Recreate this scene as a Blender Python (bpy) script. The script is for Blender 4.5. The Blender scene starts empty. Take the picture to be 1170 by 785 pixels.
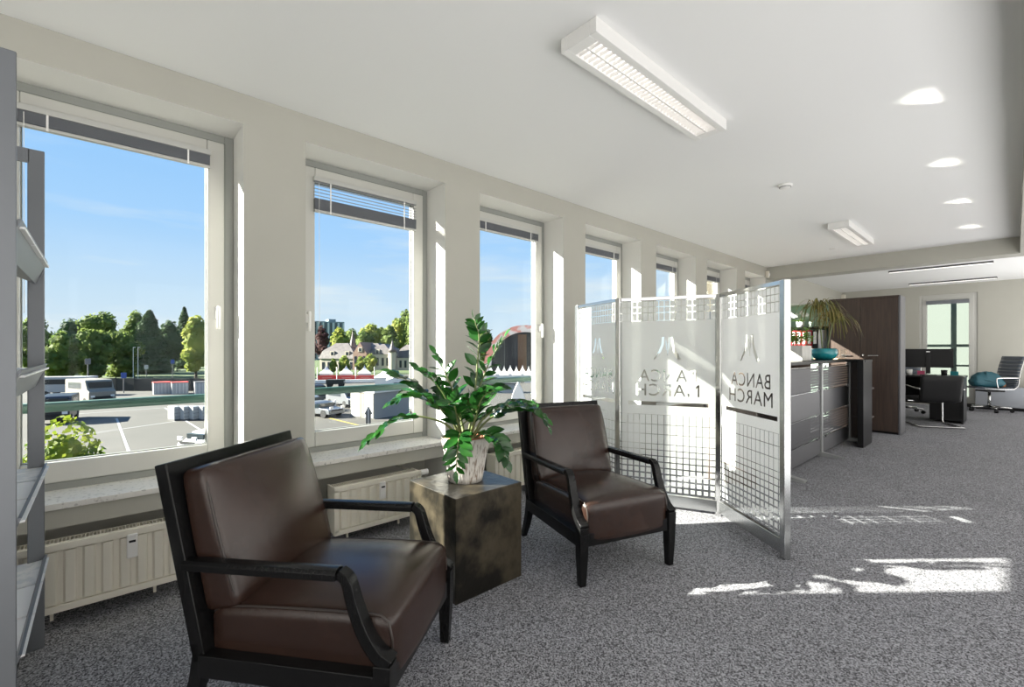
import bpy, bmesh, math, random
from mathutils import Vector, Matrix
random.seed(7)
S = bpy.context.scene
COL = S.collection
PI = math.pi

# ------------------------------------------------------------------ camera
TH = math.atan2(575, 520)
cd = bpy.data.cameras.new('camera')
cam = bpy.data.objects.new('camera', cd); COL.objects.link(cam)
cam.location = (0, 0, 1.2); cam.rotation_euler = (PI/2, 0, TH)
cd.sensor_width = 36.0; cd.lens = 520/1170*36; cd.shift_y = 7.5/1170
cd.clip_start = 0.02; cd.clip_end = 2000
S.camera = cam

# ------------------------------------------------------------------ exposure
S.view_settings.view_transform = 'Standard'
S.view_settings.look = 'None'
S.view_settings.gamma = 1.0
S.view_settings.use_curve_mapping = False
S.view_settings.exposure = 0.0
S.cycles.max_bounces = 10; S.cycles.diffuse_bounces = 5; S.cycles.glossy_bounces = 4
S.cycles.transparent_max_bounces = 24; S.cycles.transmission_bounces = 8
S.cycles.sample_clamp_indirect = 6.0
S.cycles.use_denoising = True
S.cycles.caustics_reflective = False; S.cycles.caustics_refractive = False

# ------------------------------------------------------------------ sky
SKY_STRENGTH = 1.0
W = bpy.data.worlds.new('sky'); S.world = W; W.use_nodes = True
nt = W.node_tree; nt.nodes.clear()
def N(t, **k):
    n = nt.nodes.new(t)
    for a, b in k.items(): setattr(n, a, b)
    return n
tc = N('ShaderNodeTexCoord'); sx = N('ShaderNodeSeparateXYZ'); nt.links.new(tc.outputs['Generated'], sx.inputs[0])
rp = N('ShaderNodeValToRGB'); e = rp.color_ramp.elements
e[0].position = 0.0; e[0].color = (.76, .87, .97, 1)
e[1].position = 0.55; e[1].color = (.20, .45, .98, 1)
for p, c in ((.10, (.63, .81, 1.0, 1)), (.22, (.43, .70, 1.06, 1)), (.36, (.33, .62, 1.05, 1))):
    q = e.new(p); q.color = c
nt.links.new(sx.outputs['Z'], rp.inputs[0])
mp = N('ShaderNodeMapping'); mp.inputs['Scale'].default_value = (1.6, 1.6, 11); nt.links.new(tc.outputs['Generated'], mp.inputs[0])
nz = N('ShaderNodeTexNoise'); nz.inputs['Scale'].default_value = 1.5; nz.inputs['Detail'].default_value = 7; nz.inputs['Roughness'].default_value = .55
nt.links.new(mp.outputs[0], nz.inputs[0])
cr = N('ShaderNodeValToRGB'); cr.color_ramp.elements[0].position = .50; cr.color_ramp.elements[1].position = .78
nt.links.new(nz.outputs[0], cr.inputs[0])
fz = N('ShaderNodeMapRange'); fz.inputs[1].default_value = .42; fz.inputs[2].default_value = .12; nt.links.new(sx.outputs['Z'], fz.inputs[0])
mu = N('ShaderNodeMath', operation='MULTIPLY'); nt.links.new(cr.outputs[0], mu.inputs[0]); nt.links.new(fz.outputs[0], mu.inputs[1])
mx = N('ShaderNodeMixRGB'); nt.links.new(mu.outputs[0], mx.inputs[0]); nt.links.new(rp.outputs[0], mx.inputs[1]); mx.inputs[2].default_value = (.90, .94, .98, 1)
bg = N('ShaderNodeBackground'); bg.inputs[1].default_value = SKY_STRENGTH; nt.links.new(mx.outputs[0], bg.inputs[0])
wo = N('ShaderNodeOutputWorld'); nt.links.new(bg.outputs[0], wo.inputs[0])

# ------------------------------------------------------------------ sun, and fill lamps added on the unseen sides of the room
SUN_DIR = Vector((.589, .683, -.4305))
sl = bpy.data.lights.new('sun', 'SUN'); sl.energy = 33; sl.angle = math.radians(.5); sl.color = (1, .95, .86)
so = bpy.data.objects.new('sun', sl); COL.objects.link(so)
so.rotation_euler = SUN_DIR.to_track_quat('-Z', 'Y').to_euler(); so.location = (-20, -24, 20)
def area(name, loc, direction, sx_, sy_, power, color=(1, 1, 1), spread=PI):
    l = bpy.data.lights.new(name, 'AREA'); l.shape = 'RECTANGLE'; l.size = sx_; l.size_y = sy_; l.energy = power; l.color = color; l.spread = spread
    o = bpy.data.objects.new(name, l); COL.objects.link(o); o.location = loc
    o.rotation_euler = Vector(direction).to_track_quat('-Z', 'Y').to_euler()
    return o
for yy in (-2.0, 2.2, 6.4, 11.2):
    area('fill_opposite_side', (5.1, yy, 1.4), (-1, 0, 0), 3.4, 2.2, 50, (1.0, .98, .95))  # added fill in place of daylight; the right wall has no openings
area('fill_rear_side', (.6, -3.9, 1.4), (0, 1, 0), 3.4, 2.2, 50, (1.0, .98, .95))  # added fill behind the camera, no window built there
area('fill_end_side', (3.4, 13.4, 1.4), (0, -1, 0), 3.0, 2.0, 55, (1.0, .98, .95))  # added fill for the rear office, out of view
# fill lamps added low in the unseen right half, to brighten the ceiling
for p, e_ in (((2.5, -1.6, .03), 78), ((2.5, 2.2, .03), 76), ((2.5, 6.0, .03), 72), ((2.0, 11.2, .03), 105)):
    area('floor_level_fill', p, (0, 0, 1), 3.2, 3.6, e_*1.36, (1.0, .99, .975))
# the sun mirrored up by the metal ledges outside the first four windows
for k in range(4):
    area('sun_glint_off_outer_ledge', (-3.425, -.0+1.331*k, .515), (SUN_DIR.x, SUN_DIR.y, .405),     .62, .11, 1.9, (1, .95, .86), math.radians(1.0))

# ------------------------------------------------------------------ materials
def mat(name, color, rough=.5, metal=0, spec=.5, noise=None, bump=None, coat=0, aniso_scale=None, sheen=0):
    """noise=(scale, second colour, contrast lo, hi); bump=(scale, strength)"""
    m = bpy.data.materials.new(name); m.use_nodes = True
    t = m.node_tree; b = t.nodes['Principled BSDF']
    b.inputs['Base Color'].default_value = (*color, 1); b.inputs['Roughness'].default_value = rough
    b.inputs['Metallic'].default_value = metal; b.inputs['Specular IOR Level'].default_value = spec
    b.inputs['Coat Weight'].default_value = coat
    co = t.nodes.new('ShaderNodeTexCoord'); src = co.outputs['Object']
    if aniso_scale:
        mp = t.nodes.new('ShaderNodeMapping'); mp.inputs['Scale'].default_value = aniso_scale
        t.links.new(src, mp.inputs[0]); src = mp.outputs[0]
    if noise:
        n = t.nodes.new('ShaderNodeTexNoise'); n.inputs['Scale'].default_value = noise[0]; n.inputs['Detail'].default_value = 4
        t.links.new(src, n.inputs[0])
        r = t.nodes.new('ShaderNodeValToRGB'); r.color_ramp.elements[0].position = noise[2]; r.color_ramp.elements[1].position = noise[3]
        r.color_ramp.elements[0].color = (*color, 1); r.color_ramp.elements[1].color = (*noise[1], 1)
        t.links.new(n.outputs[0], r.inputs[0]); t.links.new(r.outputs[0], b.inputs['Base Color'])
    if bump:
        n = t.nodes.new('ShaderNodeTexNoise'); n.inputs['Scale'].default_value = bump[0]; n.inputs['Detail'].default_value = 3
        t.links.new(src, n.inputs[0])
        u = t.nodes.new('ShaderNodeBump'); u.inputs['Strength'].default_value = bump[1]; u.inputs['Distance'].default_value = .01
        t.links.new(n.outputs[0], u.inputs['Height']); t.links.new(u.outputs[0], b.inputs['Normal'])
    return m
def emis(name, color, strength):
    m = bpy.data.materials.new(name); m.use_nodes = True; t = m.node_tree; b = t.nodes['Principled BSDF']
    b.inputs['Base Color'].default_value = (*color, 1)
    b.inputs['Emission Color'].default_value = (*color, 1); b.inputs['Emission Strength'].default_value = strength
    return m
def glass(name, tint=(.96, .98, .97), refl=.06):
    m = bpy.data.materials.new(name); m.use_nodes = True; t = m.node_tree; t.nodes.clear()
    o = t.nodes.new('ShaderNodeOutputMaterial'); mi = t.nodes.new('ShaderNodeMixShader')
    tr = t.nodes.new('ShaderNodeBsdfTransparent'); tr.inputs[0].default_value = (*tint, 1)
    gl = t.nodes.new('ShaderNodeBsdfGlossy'); gl.inputs['Roughness'].default_value = .01
    lw = t.nodes.new('ShaderNodeLayerWeight'); lw.inputs[0].default_value = .12
    mr = t.nodes.new('ShaderNodeMath'); mr.operation = 'MULTIPLY_ADD'; mr.inputs[1].default_value = .22; mr.inputs[2].default_value = refl*.08
    t.links.new(lw.outputs['Fresnel'], mr.inputs[0]); mr.use_clamp = True
    t.links.new(mr.outputs[0], mi.inputs[0]); t.links.new(tr.outputs[0], mi.inputs[1]); t.links.new(gl.outputs[0], mi.inputs[2])
    t.links.new(mi.outputs[0], o.inputs[0])
    return m
def frost(name, color=(.86, .89, .87)):
    m = bpy.data.materials.new(name); m.use_nodes = True; t = m.node_tree; t.nodes.clear()
    o = t.nodes.new('ShaderNodeOutputMaterial')
    tl = t.nodes.new('ShaderNodeBsdfTranslucent'); tl.inputs[0].default_value = (*color, 1)
    df = t.nodes.new('ShaderNodeBsdfDiffuse'); df.inputs[0].default_value = (*color, 1)
    tp = t.nodes.new('ShaderNodeBsdfTransparent'); tp.inputs[0].default_value = (.95, .97, .96, 1)
    a = t.nodes.new('ShaderNodeMixShader'); a.inputs[0].default_value = .45
    b = t.nodes.new('ShaderNodeMixShader'); b.inputs[0].default_value = .02
    t.links.new(tl.outputs[0], a.inputs[1]); t.links.new(df.outputs[0], a.inputs[2])
    t.links.new(a.outputs[0], b.inputs[1]); t.links.new(tp.outputs[0], b.inputs[2]); t.links.new(b.outputs[0], o.inputs[0])
    return m
def leafmat(name, c1, c2, scale=3, rough=.5, trans=.3, spec=.4):
    m = bpy.data.materials.new(name); m.use_nodes = True; t = m.node_tree; b = t.nodes['Principled BSDF']
    b.inputs['Roughness'].default_value = rough; b.inputs['Specular IOR Level'].default_value = spec
    co = t.nodes.new('ShaderNodeTexCoord'); n = t.nodes.new('ShaderNodeTexNoise'); n.inputs['Scale'].default_value = scale; n.inputs['Detail'].default_value = 2
    t.links.new(co.outputs['Object'], n.inputs[0])
    r = t.nodes.new('ShaderNodeValToRGB'); r.color_ramp.elements[0].position = .35; r.color_ramp.elements[1].position = .68
    r.color_ramp.elements[0].color = (*c1, 1); r.color_ramp.elements[1].color = (*c2, 1)
    t.links.new(n.outputs[0], r.inputs[0]); t.links.new(r.outputs[0], b.inputs['Base Color'])
    tl = t.nodes.new('ShaderNodeBsdfTranslucent'); t.links.new(r.outputs[0], tl.inputs[0])
    mi = t.nodes.new('ShaderNodeMixShader'); mi.inputs[0].default_value = trans
    t.links.new(b.outputs[0], mi.inputs[1]); t.links.new(tl.outputs[0], mi.inputs[2])
    t.links.new(mi.outputs[0], t.nodes['Material Output'].inputs[0])
    return m
def perforated(name, color):
    m = bpy.data.materials.new(name); m.use_nodes = True; t = m.node_tree; b = t.nodes['Principled BSDF']
    b.inputs['Base Color'].default_value = (*color, 1); b.inputs['Roughness'].default_value = .45; b.inputs['Metallic'].default_value = .3
    co = t.nodes.new('ShaderNodeTexCoord'); sp = t.nodes.new('ShaderNodeSeparateXYZ'); t.links.new(co.outputs['Object'], sp.inputs[0])
    def cell(out):
        a = t.nodes.new('ShaderNodeMath'); a.operation = 'MULTIPLY'; a.inputs[1].default_value = 1/.03; t.links.new(out, a.inputs[0])
        f = t.nodes.new('ShaderNodeMath'); f.operation = 'FRACT'; t.links.new(a.outputs[0], f.inputs[0])
        s = t.nodes.new('ShaderNodeMath'); s.operation = 'SUBTRACT'; s.inputs[1].default_value = .5; t.links.new(f.outputs[0], s.inputs[0])
        q = t.nodes.new('ShaderNodeMath'); q.operation = 'POWER'; q.inputs[1].default_value = 2; t.links.new(s.outputs[0], q.inputs[0])
        return q.outputs[0]
    ad = t.nodes.new('ShaderNodeMath'); ad.operation = 'ADD'; t.links.new(cell(sp.outputs['Y']), ad.inputs[0]); t.links.new(cell(sp.outputs['Z']), ad.inputs[1])
    lt = t.nodes.new('ShaderNodeMath'); lt.operation = 'LESS_THAN'; lt.inputs[1].default_value = .05; t.links.new(ad.outputs[0], lt.inputs[0])
    tr = t.nodes.new('ShaderNodeBsdfTransparent'); mi = t.nodes.new('ShaderNodeMixShader')
    t.links.new(lt.outputs[0], mi.inputs[0]); t.links.new(b.outputs[0], mi.inputs[1]); t.links.new(tr.outputs[0], mi.inputs[2])
    t.links.new(mi.outputs[0], t.nodes['Material Output'].inputs[0])
    return m

M = dict(
    wall=mat('wall_paint', (.445, .435, .385), .8, noise=(3, (.463, .453, .403), .3, .7), bump=(300, .05)),
    reveal=mat('lit_reveal_tone', (.80, .79, .75), .8, bump=(300, .05)),  # wall colour lightened on soffits and jambs for the daylight they catch
    ceil=mat('ceiling_paint', (.85, .85, .84), .85, bump=(200, .05)),
    upvc=mat('window_frame_paint', (.53, .525, .49), .35, noise=(2, (.55, .545, .51), .3, .7)),
    upvcshade=mat('shaded_outer_frame', (.30, .31, .29), .4),  # frame colour darkened for the shadow between wall and sash
    gasket=mat('window_gasket', (.22, .23, .21), .5),
    glass=glass('window_glass'),
    sill=mat('stone_sill', (.74, .72, .68), .3, noise=(60, (.34, .33, .31), .56, .74)),
    rad=mat('radiator_enamel', (.78, .74, .64), .35),
    dark=mat('dark_void', (.03, .03, .03), .7),
    wplastic=mat('white_plastic', (.82, .81, .79), .4),
    blind=mat('blind_slat', (.20, .21, .235), .3, metal=.4),
    blindrail=mat('blind_rail', (.50, .50, .48), .35, metal=.2),
    chrome=mat('chrome', (.60, .60, .60), .10, metal=1),
    steel=mat('brushed_steel', (.52, .53, .53), .25, metal=1),
    alu=mat('grey_aluminium', (.42, .43, .43), .35, metal=.6),
    rack=mat('rack_grey', (.165, .175, .19), .4, metal=.3),
    leather=mat('brown_leather', (.024, .0115, .0080), .27, spec=.52, noise=(5, (.034, .0165, .0115), .35, .7), bump=(350, .08)),
    piping=mat('leather_piping', (.035, .026, .022), .4),
    wood=mat('black_lacquered_wood', (.006, .006, .0065), .24, spec=.22, noise=(30, (.008, .008, .008), .3, .7), aniso_scale=(1, 6, 1)),
    wenge=mat('wenge_veneer', (.060, .037, .027), .42, noise=(26, (.032, .020, .015), .35, .7), aniso_scale=(3, 3, .12)),
    metalcube=mat('patinated_metal', (.075, .062, .042), .30, metal=.3, spec=.3, noise=(7, (.014, .013, .0105), .36, .58), bump=(25, .25)),
    birch=mat('white_birch_bark', (.74, .70, .65), .7, noise=(22, (.24, .17, .12), .52, .66), aniso_scale=(4, 4, .35), bump=(40, .6)),
    terracotta=mat('terracotta', (.42, .17, .09), .7),
    soil=mat('potting_soil', (.05, .035, .025), .9, bump=(60, .8)),
    zz=leafmat('glossy_leaf', (.008, .045, .010), (.026, .12, .016), 9, .22, .22, .6),
    zzstem=mat('plant_stem', (.14, .17, .06), .5),
    frost=frost('frosted_film', (.96, .955, .945)),
    clear=glass('clear_glass', (.97, .98, .975), .1),
    carpet=None,
    paper=mat('white_paper', (.88, .88, .88), .5),
    papergrey=mat('printed_paper', (.66, .68, .70), .5, noise=(25, (.80, .80, .80), .45, .55)),
    black=mat('black_plastic', (.009, .009, .010), .3, spec=.2),
    blackleather=mat('black_leather', (.010, .010, .011), .38, spec=.22, bump=(300, .1)),
    greyleather=mat('grey_leather', (.085, .10, .125), .35, bump=(300, .1)),
    screen=mat('monitor_back', (.008, .008, .009), .25, spec=.15),
    teal=mat('teal_glaze', (.012, .17, .20), .18, coat=.4, noise=(9, (.02, .30, .33), .4, .7)),
    bag=mat('teal_nylon', (.018, .095, .125), .55, bump=(25, .7)),
    planter=mat('grey_fabric_planter', (.60, .59, .55), .7, aniso_scale=(1, 1, .1), noise=(60, (.50, .49, .46), .4, .6)),
    red=mat('red_binder', (.55, .012, .025), .4),
    spider=leafmat('arching_leaf', (.10, .12, .025), (.30, .24, .09), 6, .45, .3),
    herb=leafmat('bright_green_leaf', (.10, .26, .02), (.26, .45, .05), 8, .45, .35),
    flower=mat('white_petal', (.85, .85, .82), .5),
    mint=mat('pale_green_board', (.50, .66, .56), .5),
    orange=mat('cognac_leather', (.32, .14, .06), .5),
    tan=mat('beech_desk_pad', (.62, .40, .25), .5),
    perf=perforated('perforated_grey_metal', (.10, .10, .11)),
    plate=mat('plain_grey_metal', (.125, .125, .135), .45, metal=.3),
    pink=mat('pink_paper', (.75, .12, .25), .6),
    # outdoors
    asphalt=mat('asphalt', (.066, .062, .051), .9, noise=(.22, (.082, .076, .063), .35, .65)),
    grass=mat('lawn', (.05, .08, .02), .9, noise=(.5, (.08, .11, .03), .3, .7)),
    paint=mat('road_paint', (.34, .34, .33), .8), yellow=mat('yellow_paint', (.40, .29, .05), .8),
    tree=leafmat('summer_leaves', (.075, .125, .035), (.23, .28, .075), .35, .7, .4, .1),
    treelight=leafmat('yellow_green_leaves', (.17, .23, .05), (.40, .40, .09), .4, .7, .4, .1),
    treedark=leafmat('dark_conifer', (.045, .080, .038), (.09, .14, .06), .35, .7, .3, .1),
    treered=leafmat('copper_leaves', (.06, .030, .034), (.13, .07, .06), .35, .7, .3, .1),
    bushleaf=leafmat('sunlit_bush_leaf', (.10, .17, .015), (.30, .33, .045), 3, .55, .35, .2),
    bark=mat('bark', (.06, .045, .03), .9),
    rail=mat('green_painted_rail', (.028, .075, .058), .4),
    vanwhite=mat('vehicle_white', (.40, .40, .39), .4), vandark=mat('vehicle_dark', (.015, .016, .02), .3), beige=mat('vehicle_beige', (.24, .215, .17), .5),
    silver=mat('vehicle_silver', (.20, .21, .22), .3, metal=.5), tyre=mat('tyre', (.012, .012, .012), .8), carglass=mat('car_glass', (.02, .03, .035), .08),
    carred=mat('vehicle_red', (.22, .02, .02), .4),
    banner=mat('red_banner', (.62, .07, .055), .7), tent=mat('tent_canvas', (.80, .77, .72), .8), tentred=mat('salmon_canvas', (.70, .28, .22), .8, noise=(.35, (.75, .66, .60), .48, .56)),
    stone=mat('pale_render', (.46, .41, .33), .85), slate=mat('slate_roof', (.085, .072, .066), .6, noise=(1.5, (.14, .12, .11), .35, .65)), brick=mat('brown_brick', (.24, .15, .11), .85),
    winb=mat('dark_window', (.025, .03, .04), .15), office=mat('grey_green_cladding', (.22, .27, .28), .5),
    fence=mat('dark_fence', (.022, .026, .024), .8), facade=mat('beige_facade', (.10, .086, .058), .85), column=mat('orange_timber', (.24, .12, .055), .7),
    palegreen=mat('pale_green_render', (.098, .115, .102), .85), greypost=mat('grey_green_metal', (.17, .22, .20), .5), grey=mat('mid_grey_metal', (.12, .12, .12), .6),
    blue=mat('blue_sign', (.03, .08, .30), .5),
)
def carpet():
    m = bpy.data.materials.new('charcoal_loop_carpet'); m.use_nodes = True; t = m.node_tree; b = t.nodes['Principled BSDF']
    b.inputs['Roughness'].default_value = .95; b.inputs['Specular IOR Level'].default_value = .15
    co = t.nodes.new('ShaderNodeTexCoord')
    n = t.nodes.new('ShaderNodeTexVoronoi'); n.inputs['Scale'].default_value = 215
    n2 = t.nodes.new('ShaderNodeTexNoise'); n2.inputs['Scale'].default_value = 1.6; n2.inputs['Detail'].default_value = 2
    for q in (n, n2): t.links.new(co.outputs['Object'], q.inputs[0])
    r = t.nodes.new('ShaderNodeValToRGB'); r.color_ramp.elements[0].position = .12; r.color_ramp.elements[1].position = .95
    r.color_ramp.elements[0].color = (.055, .055, .060, 1); r.color_ramp.elements[1].color = (.405, .405, .435, 1)
    sc_ = t.nodes.new('ShaderNodeSeparateColor'); t.links.new(n.outputs['Color'], sc_.inputs[0]); t.links.new(sc_.outputs[0], r.inputs[0])
    mr = t.nodes.new('ShaderNodeMapRange'); mr.inputs[3].default_value = .88; mr.inputs[4].default_value = 1.12; t.links.new(n2.outputs[0], mr.inputs[0])
    mm = t.nodes.new('ShaderNodeMixRGB'); mm.blend_type = 'MULTIPLY'; mm.inputs[0].default_value = 1
    t.links.new(r.outputs[0], mm.inputs[1]); t.links.new(mr.outputs[0], mm.inputs[2]); t.links.new(mm.outputs[0], b.inputs['Base Color'])
    return m
M['carpet'] = carpet()

# ------------------------------------------------------------------ mesh helpers
class MB:
    def __init__(s): s.b = bmesh.new()
    def box(s, x0, x1, y0, y1, z0, z1, mtx=None, bev=0):
        r = bmesh.ops.create_cube(s.b, size=1)
        vs = r['verts']
        for v in vs: v.co = Vector(((x0+x1)/2+v.co.x*(x1-x0), (y0+y1)/2+v.co.y*(y1-y0), (z0+z1)/2+v.co.z*(z1-z0)))
        if mtx is not None:
            for v in vs: v.co = mtx @ v.co
        if bev:
            es = list({e for v in vs for e in v.link_edges})
            bmesh.ops.bevel(s.b, geom=es, offset=bev, segments=2, affect='EDGES', profile=.5)
        return s
    def tube(s, pts, r, seg=10, sx=1, sy=1, cap=True, up=(0, 0, 1)):
        pts = [Vector(p) for p in pts]; n = len(pts); rs = r if isinstance(r, (list, tuple)) else [r]*n
        rings = []; prev = None
        for i, p in enumerate(pts):
            d = (pts[min(i+1, n-1)]-pts[max(i-1, 0)]).normalized()
            if prev is None:
                u = Vector(up)
                if abs(u.dot(d)) > .95: u = Vector((1, 0, 0)) if abs(d.x) < .9 else Vector((0, 1, 0))
                a = (u - d*u.dot(d)).normalized()
            else: a = (prev - d*prev.dot(d)).normalized()
            prev = a; c = d.cross(a)
            rings.append([s.b.verts.new(p + (a*math.cos(t)*sx + c*math.sin(t)*sy)*rs[i]) for t in [2*PI*k/seg for k in range(seg)]])
        for A, B in zip(rings, rings[1:]):
            for k in range(seg): s.b.faces.new((A[k], A[(k+1) % seg], B[(k+1) % seg], B[k]))
        if cap:
            s.b.faces.new(rings[0][::-1]); s.b.faces.new(rings[-1])
        return s
    def sweep(s, pts, prof, up=(1, 0, 0)):
        """sweep a closed 2D profile (a along up, c across) along pts; prof may be a list of profiles"""
        pts = [Vector(p) for p in pts]; n = len(pts); rings = []
        for i, p in enumerate(pts):
            d = (pts[min(i+1, n-1)]-pts[max(i-1, 0)]).normalized()
            u = Vector(up); a = (u - d*u.dot(d)).normalized(); c = d.cross(a)
            pr = prof[i] if isinstance(prof[0][0], (list, tuple)) else prof
            rings.append([s.b.verts.new(p + a*q[0] + c*q[1]) for q in pr])
        k = len(rings[0])
        for A, B in zip(rings, rings[1:]):
            for j in range(k): s.b.faces.new((A[j], A[(j+1) % k], B[(j+1) % k], B[j]))
        s.b.faces.new(rings[0][::-1]); s.b.faces.new(rings[-1])
        return s
    def lathe(s, prof, c=(0, 0, 0), seg=32, wob=None):
        rings = []
        for r, z in prof:
            rings.append([s.b.verts.new((c[0]+r*math.cos(t)*(1+(wob(t, z) if wob else 0)), c[1]+r*math.sin(t)*(1+(wob(t, z) if wob else 0)), c[2]+z)) for t in [2*PI*k/seg for k in range(seg)]])
        for A, B in zip(rings, rings[1:]):
            for k in range(seg): s.b.faces.new((A[k], A[(k+1) % seg], B[(k+1) % seg], B[k]))
        if prof[0][0] > 1e-4: s.b.faces.new(rings[0][::-1])
        if prof[-1][0] > 1e-4: s.b.faces.new(rings[-1])
        return s
    def poly(s, pts): s.b.faces.new([s.b.verts.new(p) for p in pts]); return s
    def prism(s, pts, d):
        d = Vector(d); A = [s.b.verts.new(p) for p in pts]; B = [s.b.verts.new(Vector(p)+d) for p in pts]; n = len(A)
        s.b.faces.new(A[::-1]); s.b.faces.new(B)
        for k in range(n): s.b.faces.new((A[k], A[(k+1) % n], B[(k+1) % n], B[k]))
        return s
    def rounded(s, dims, r, loc=(0, 0, 0), cuts=10, shape=None, mtx=None):
        """rounded block with a shaping function"""
        tb = bmesh.new(); bmesh.ops.create_cube(tb, size=2)
        bmesh.ops.subdivide_edges(tb, edges=tb.edges[:], cuts=cuts, use_grid_fill=True)
        allv = tb.verts[:]
        h = Vector(dims)/2
        for v in allv:
            q = v.co
            # denser near the edges
            w = Vector([math.copysign(1-(1-abs(t))**1.5, t) for t in q])
            p = Vector((w.x*h.x, w.y*h.y, w.z*h.z))
            i = Vector([max(-(h[k]-r), min(h[k]-r, p[k])) for k in range(3)])
            dd = p-i
            if dd.length > 1e-6: p = i + dd.normalized()*r
            if shape: p = shape(p, h)
            p = p + Vector(loc)
            v.co = mtx @ p if mtx is not None else p
        me = bpy.data.meshes.new('tmp'); tb.to_mesh(me); tb.free(); s.b.from_mesh(me); bpy.data.meshes.remove(me)
        return s
    def leaf(s, base, d, nrm, L, Wd, fold=.25, droop=.15):
        d = Vector(d).normalized(); n = Vector(nrm); n = (n-d*n.dot(d))
        if n.length < 1e-4: n = d.orthogonal()
        n.normalize(); sd = d.cross(n); base = Vector(base)
        prof = ((0, .05), (.25, .8), (.55, 1.0), (.8, .62), (1, .02)); mid = []; lft = []; rgt = []
        for t, w in prof:
            c = base + d*L*t - n*L*droop*t*t
            mid.append(s.b.verts.new(c)); k = w*Wd/2
            lft.append(s.b.verts.new(c+sd*k+n*k*fold)); rgt.append(s.b.verts.new(c-sd*k+n*k*fold))
        for i in range(4):
            s.b.faces.new((mid[i], mid[i+1], lft[i+1], lft[i])); s.b.faces.new((mid[i+1], mid[i], rgt[i], rgt[i+1]))
        return s
    def build(s, name, m, parent=None, smooth=False, bev=0, loc=None, rot=None, sub=0, fix=True):
        if fix: bmesh.ops.recalc_face_normals(s.b, faces=s.b.faces[:])
        me = bpy.data.meshes.new(name); s.b.to_mesh(me); s.b.free()
        if smooth:
            for p in me.polygons: p.use_smooth = True
        me.materials.append(m)
        o = bpy.data.objects.new(name, me); COL.objects.link(o)
        if parent: o.parent = parent
        if loc: o.location = loc
        if rot: o.rotation_euler = rot
        if bev:
            q = o.modifiers.new('bevel', 'BEVEL'); q.width = bev; q.segments = 2; q.limit_method = 'ANGLE'; q.angle_limit = .6
            if not smooth:
                for p in me.polygons: p.use_smooth = True
                w = o.modifiers.new('wn', 'WEIGHTED_NORMAL'); w.keep_sharp = True
        if sub: q = o.modifiers.new('sub', 'SUBSURF'); q.levels = sub; q.render_levels = sub
        return o
def smooth_angle(o, ang=40):
    """shade smooth but keep edges sharper than ang"""
    me = o.data
    for p in me.polygons: p.use_smooth = True
    b = bmesh.new(); b.from_mesh(me)
    for e_ in b.edges:
        e_.smooth = not (len(e_.link_faces) == 2 and e_.calc_face_angle(0) > math.radians(ang))
    b.to_mesh(me); b.free()
    return o
def tag(o, label, cat, group=None, kind=None):
    o['label'] = label; o['category'] = cat
    if group: o['group'] = group
    if kind: o['kind'] = kind
    return o
def thing(name, label, cat, loc=(0, 0, 0), rz=0, group=None):
    o = bpy.data.objects.new(name, None); COL.objects.link(o); o.empty_display_size = .1
    o.location = loc; o.rotation_euler = (0, 0, rz)
    return tag(o, label, cat, group)
def struct(o, label=None, cat=None):
    o['kind'] = 'structure'
    if label: o['label'] = label
    if cat: o['category'] = cat
    return o
def dup(root, loc, rz, label, group=None):
    r = root.copy(); COL.objects.link(r); r.location = loc; r.rotation_euler = (0, 0, rz); r['label'] = label
    if group: r['group'] = group
    for ch in list(root.children):
        c = ch.copy(); COL.objects.link(c); c.parent = r
        for g in list(ch.children):
            k = g.copy(); COL.objects.link(k); k.parent = c
    return r
def bez(p, n=12):
    """smooth curve through points (Catmull-Rom)"""
    p = [Vector(q) for q in p]; P = [p[0]*2-p[1]] + p + [p[-1]*2-p[-2]]; out = []
    for i in range(1, len(P)-2):
        for k in range(n):
            t = k/n; a, b, c, d = P[i-1], P[i], P[i+1], P[i+2]
            out.append(.5*((2*b)+(c-a)*t+(2*a-5*b+4*c-d)*t*t+(3*b-a-3*c+d)*t**3))
    out.append(p[-1]); return out

# ------------------------------------------------------------------ room shell
XW, XG, CZ = -2.87, -3.12, 2.62           # wall face, window plane, ceiling height
PIT, WW = 1.331, 1.001
YB, YE, YR, XR = 8.52, 13.6, -4.0, 5.2    # cross beam, end wall, rear wall, right wall
WS = [(k, .918+PIT*(k-2)) for k in range(0, 8)]
SILL, TOP, NICHE = .505, 2.456, .404
fl = MB().box(-3.22, XR+.1, YR-.1, YE+.2, -.2, 0).build('floor', M['carpet']); struct(fl, 'charcoal grey loop carpet floor', 'floor')
ce = MB().box(-3.22, XR+.1, YR-.1, YE+.2, CZ, CZ+.35).build('ceiling', M['ceil']); struct(ce, 'plain white painted ceiling', 'ceiling')
b = MB()
ys = [YR]
for k, y in WS:
    y1 = min(y+WW, YB-.07)
    b.box(-3.21, XW, ys[-1], y, 0, CZ)                                # pillar
    b.box(-3.21, XW, y, y1, TOP, CZ)                                  # lintel
    b.box(-3.21, XW, y, y1, NICHE, SILL-.012)                         # parapet band under the sill
    b.box(-3.21, -3.165, y, y1, 0, NICHE)                             # back of the radiator niche
    b.box(-3.21, -3.19, y, y1, SILL-.012, SILL+.03)
    ys.append(y1)
b.box(-3.21, XW, ys[-1], YE, 0, CZ)
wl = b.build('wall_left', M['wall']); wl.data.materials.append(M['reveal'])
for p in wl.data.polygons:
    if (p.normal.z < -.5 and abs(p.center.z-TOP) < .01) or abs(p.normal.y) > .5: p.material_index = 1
struct(wl, 'cream window wall with deep window reveals', 'wall')
BW0, BW1, BZ0, BZ1 = -1.446, -.528, .08, 2.415                        # window in the end wall
b = MB()
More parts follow.
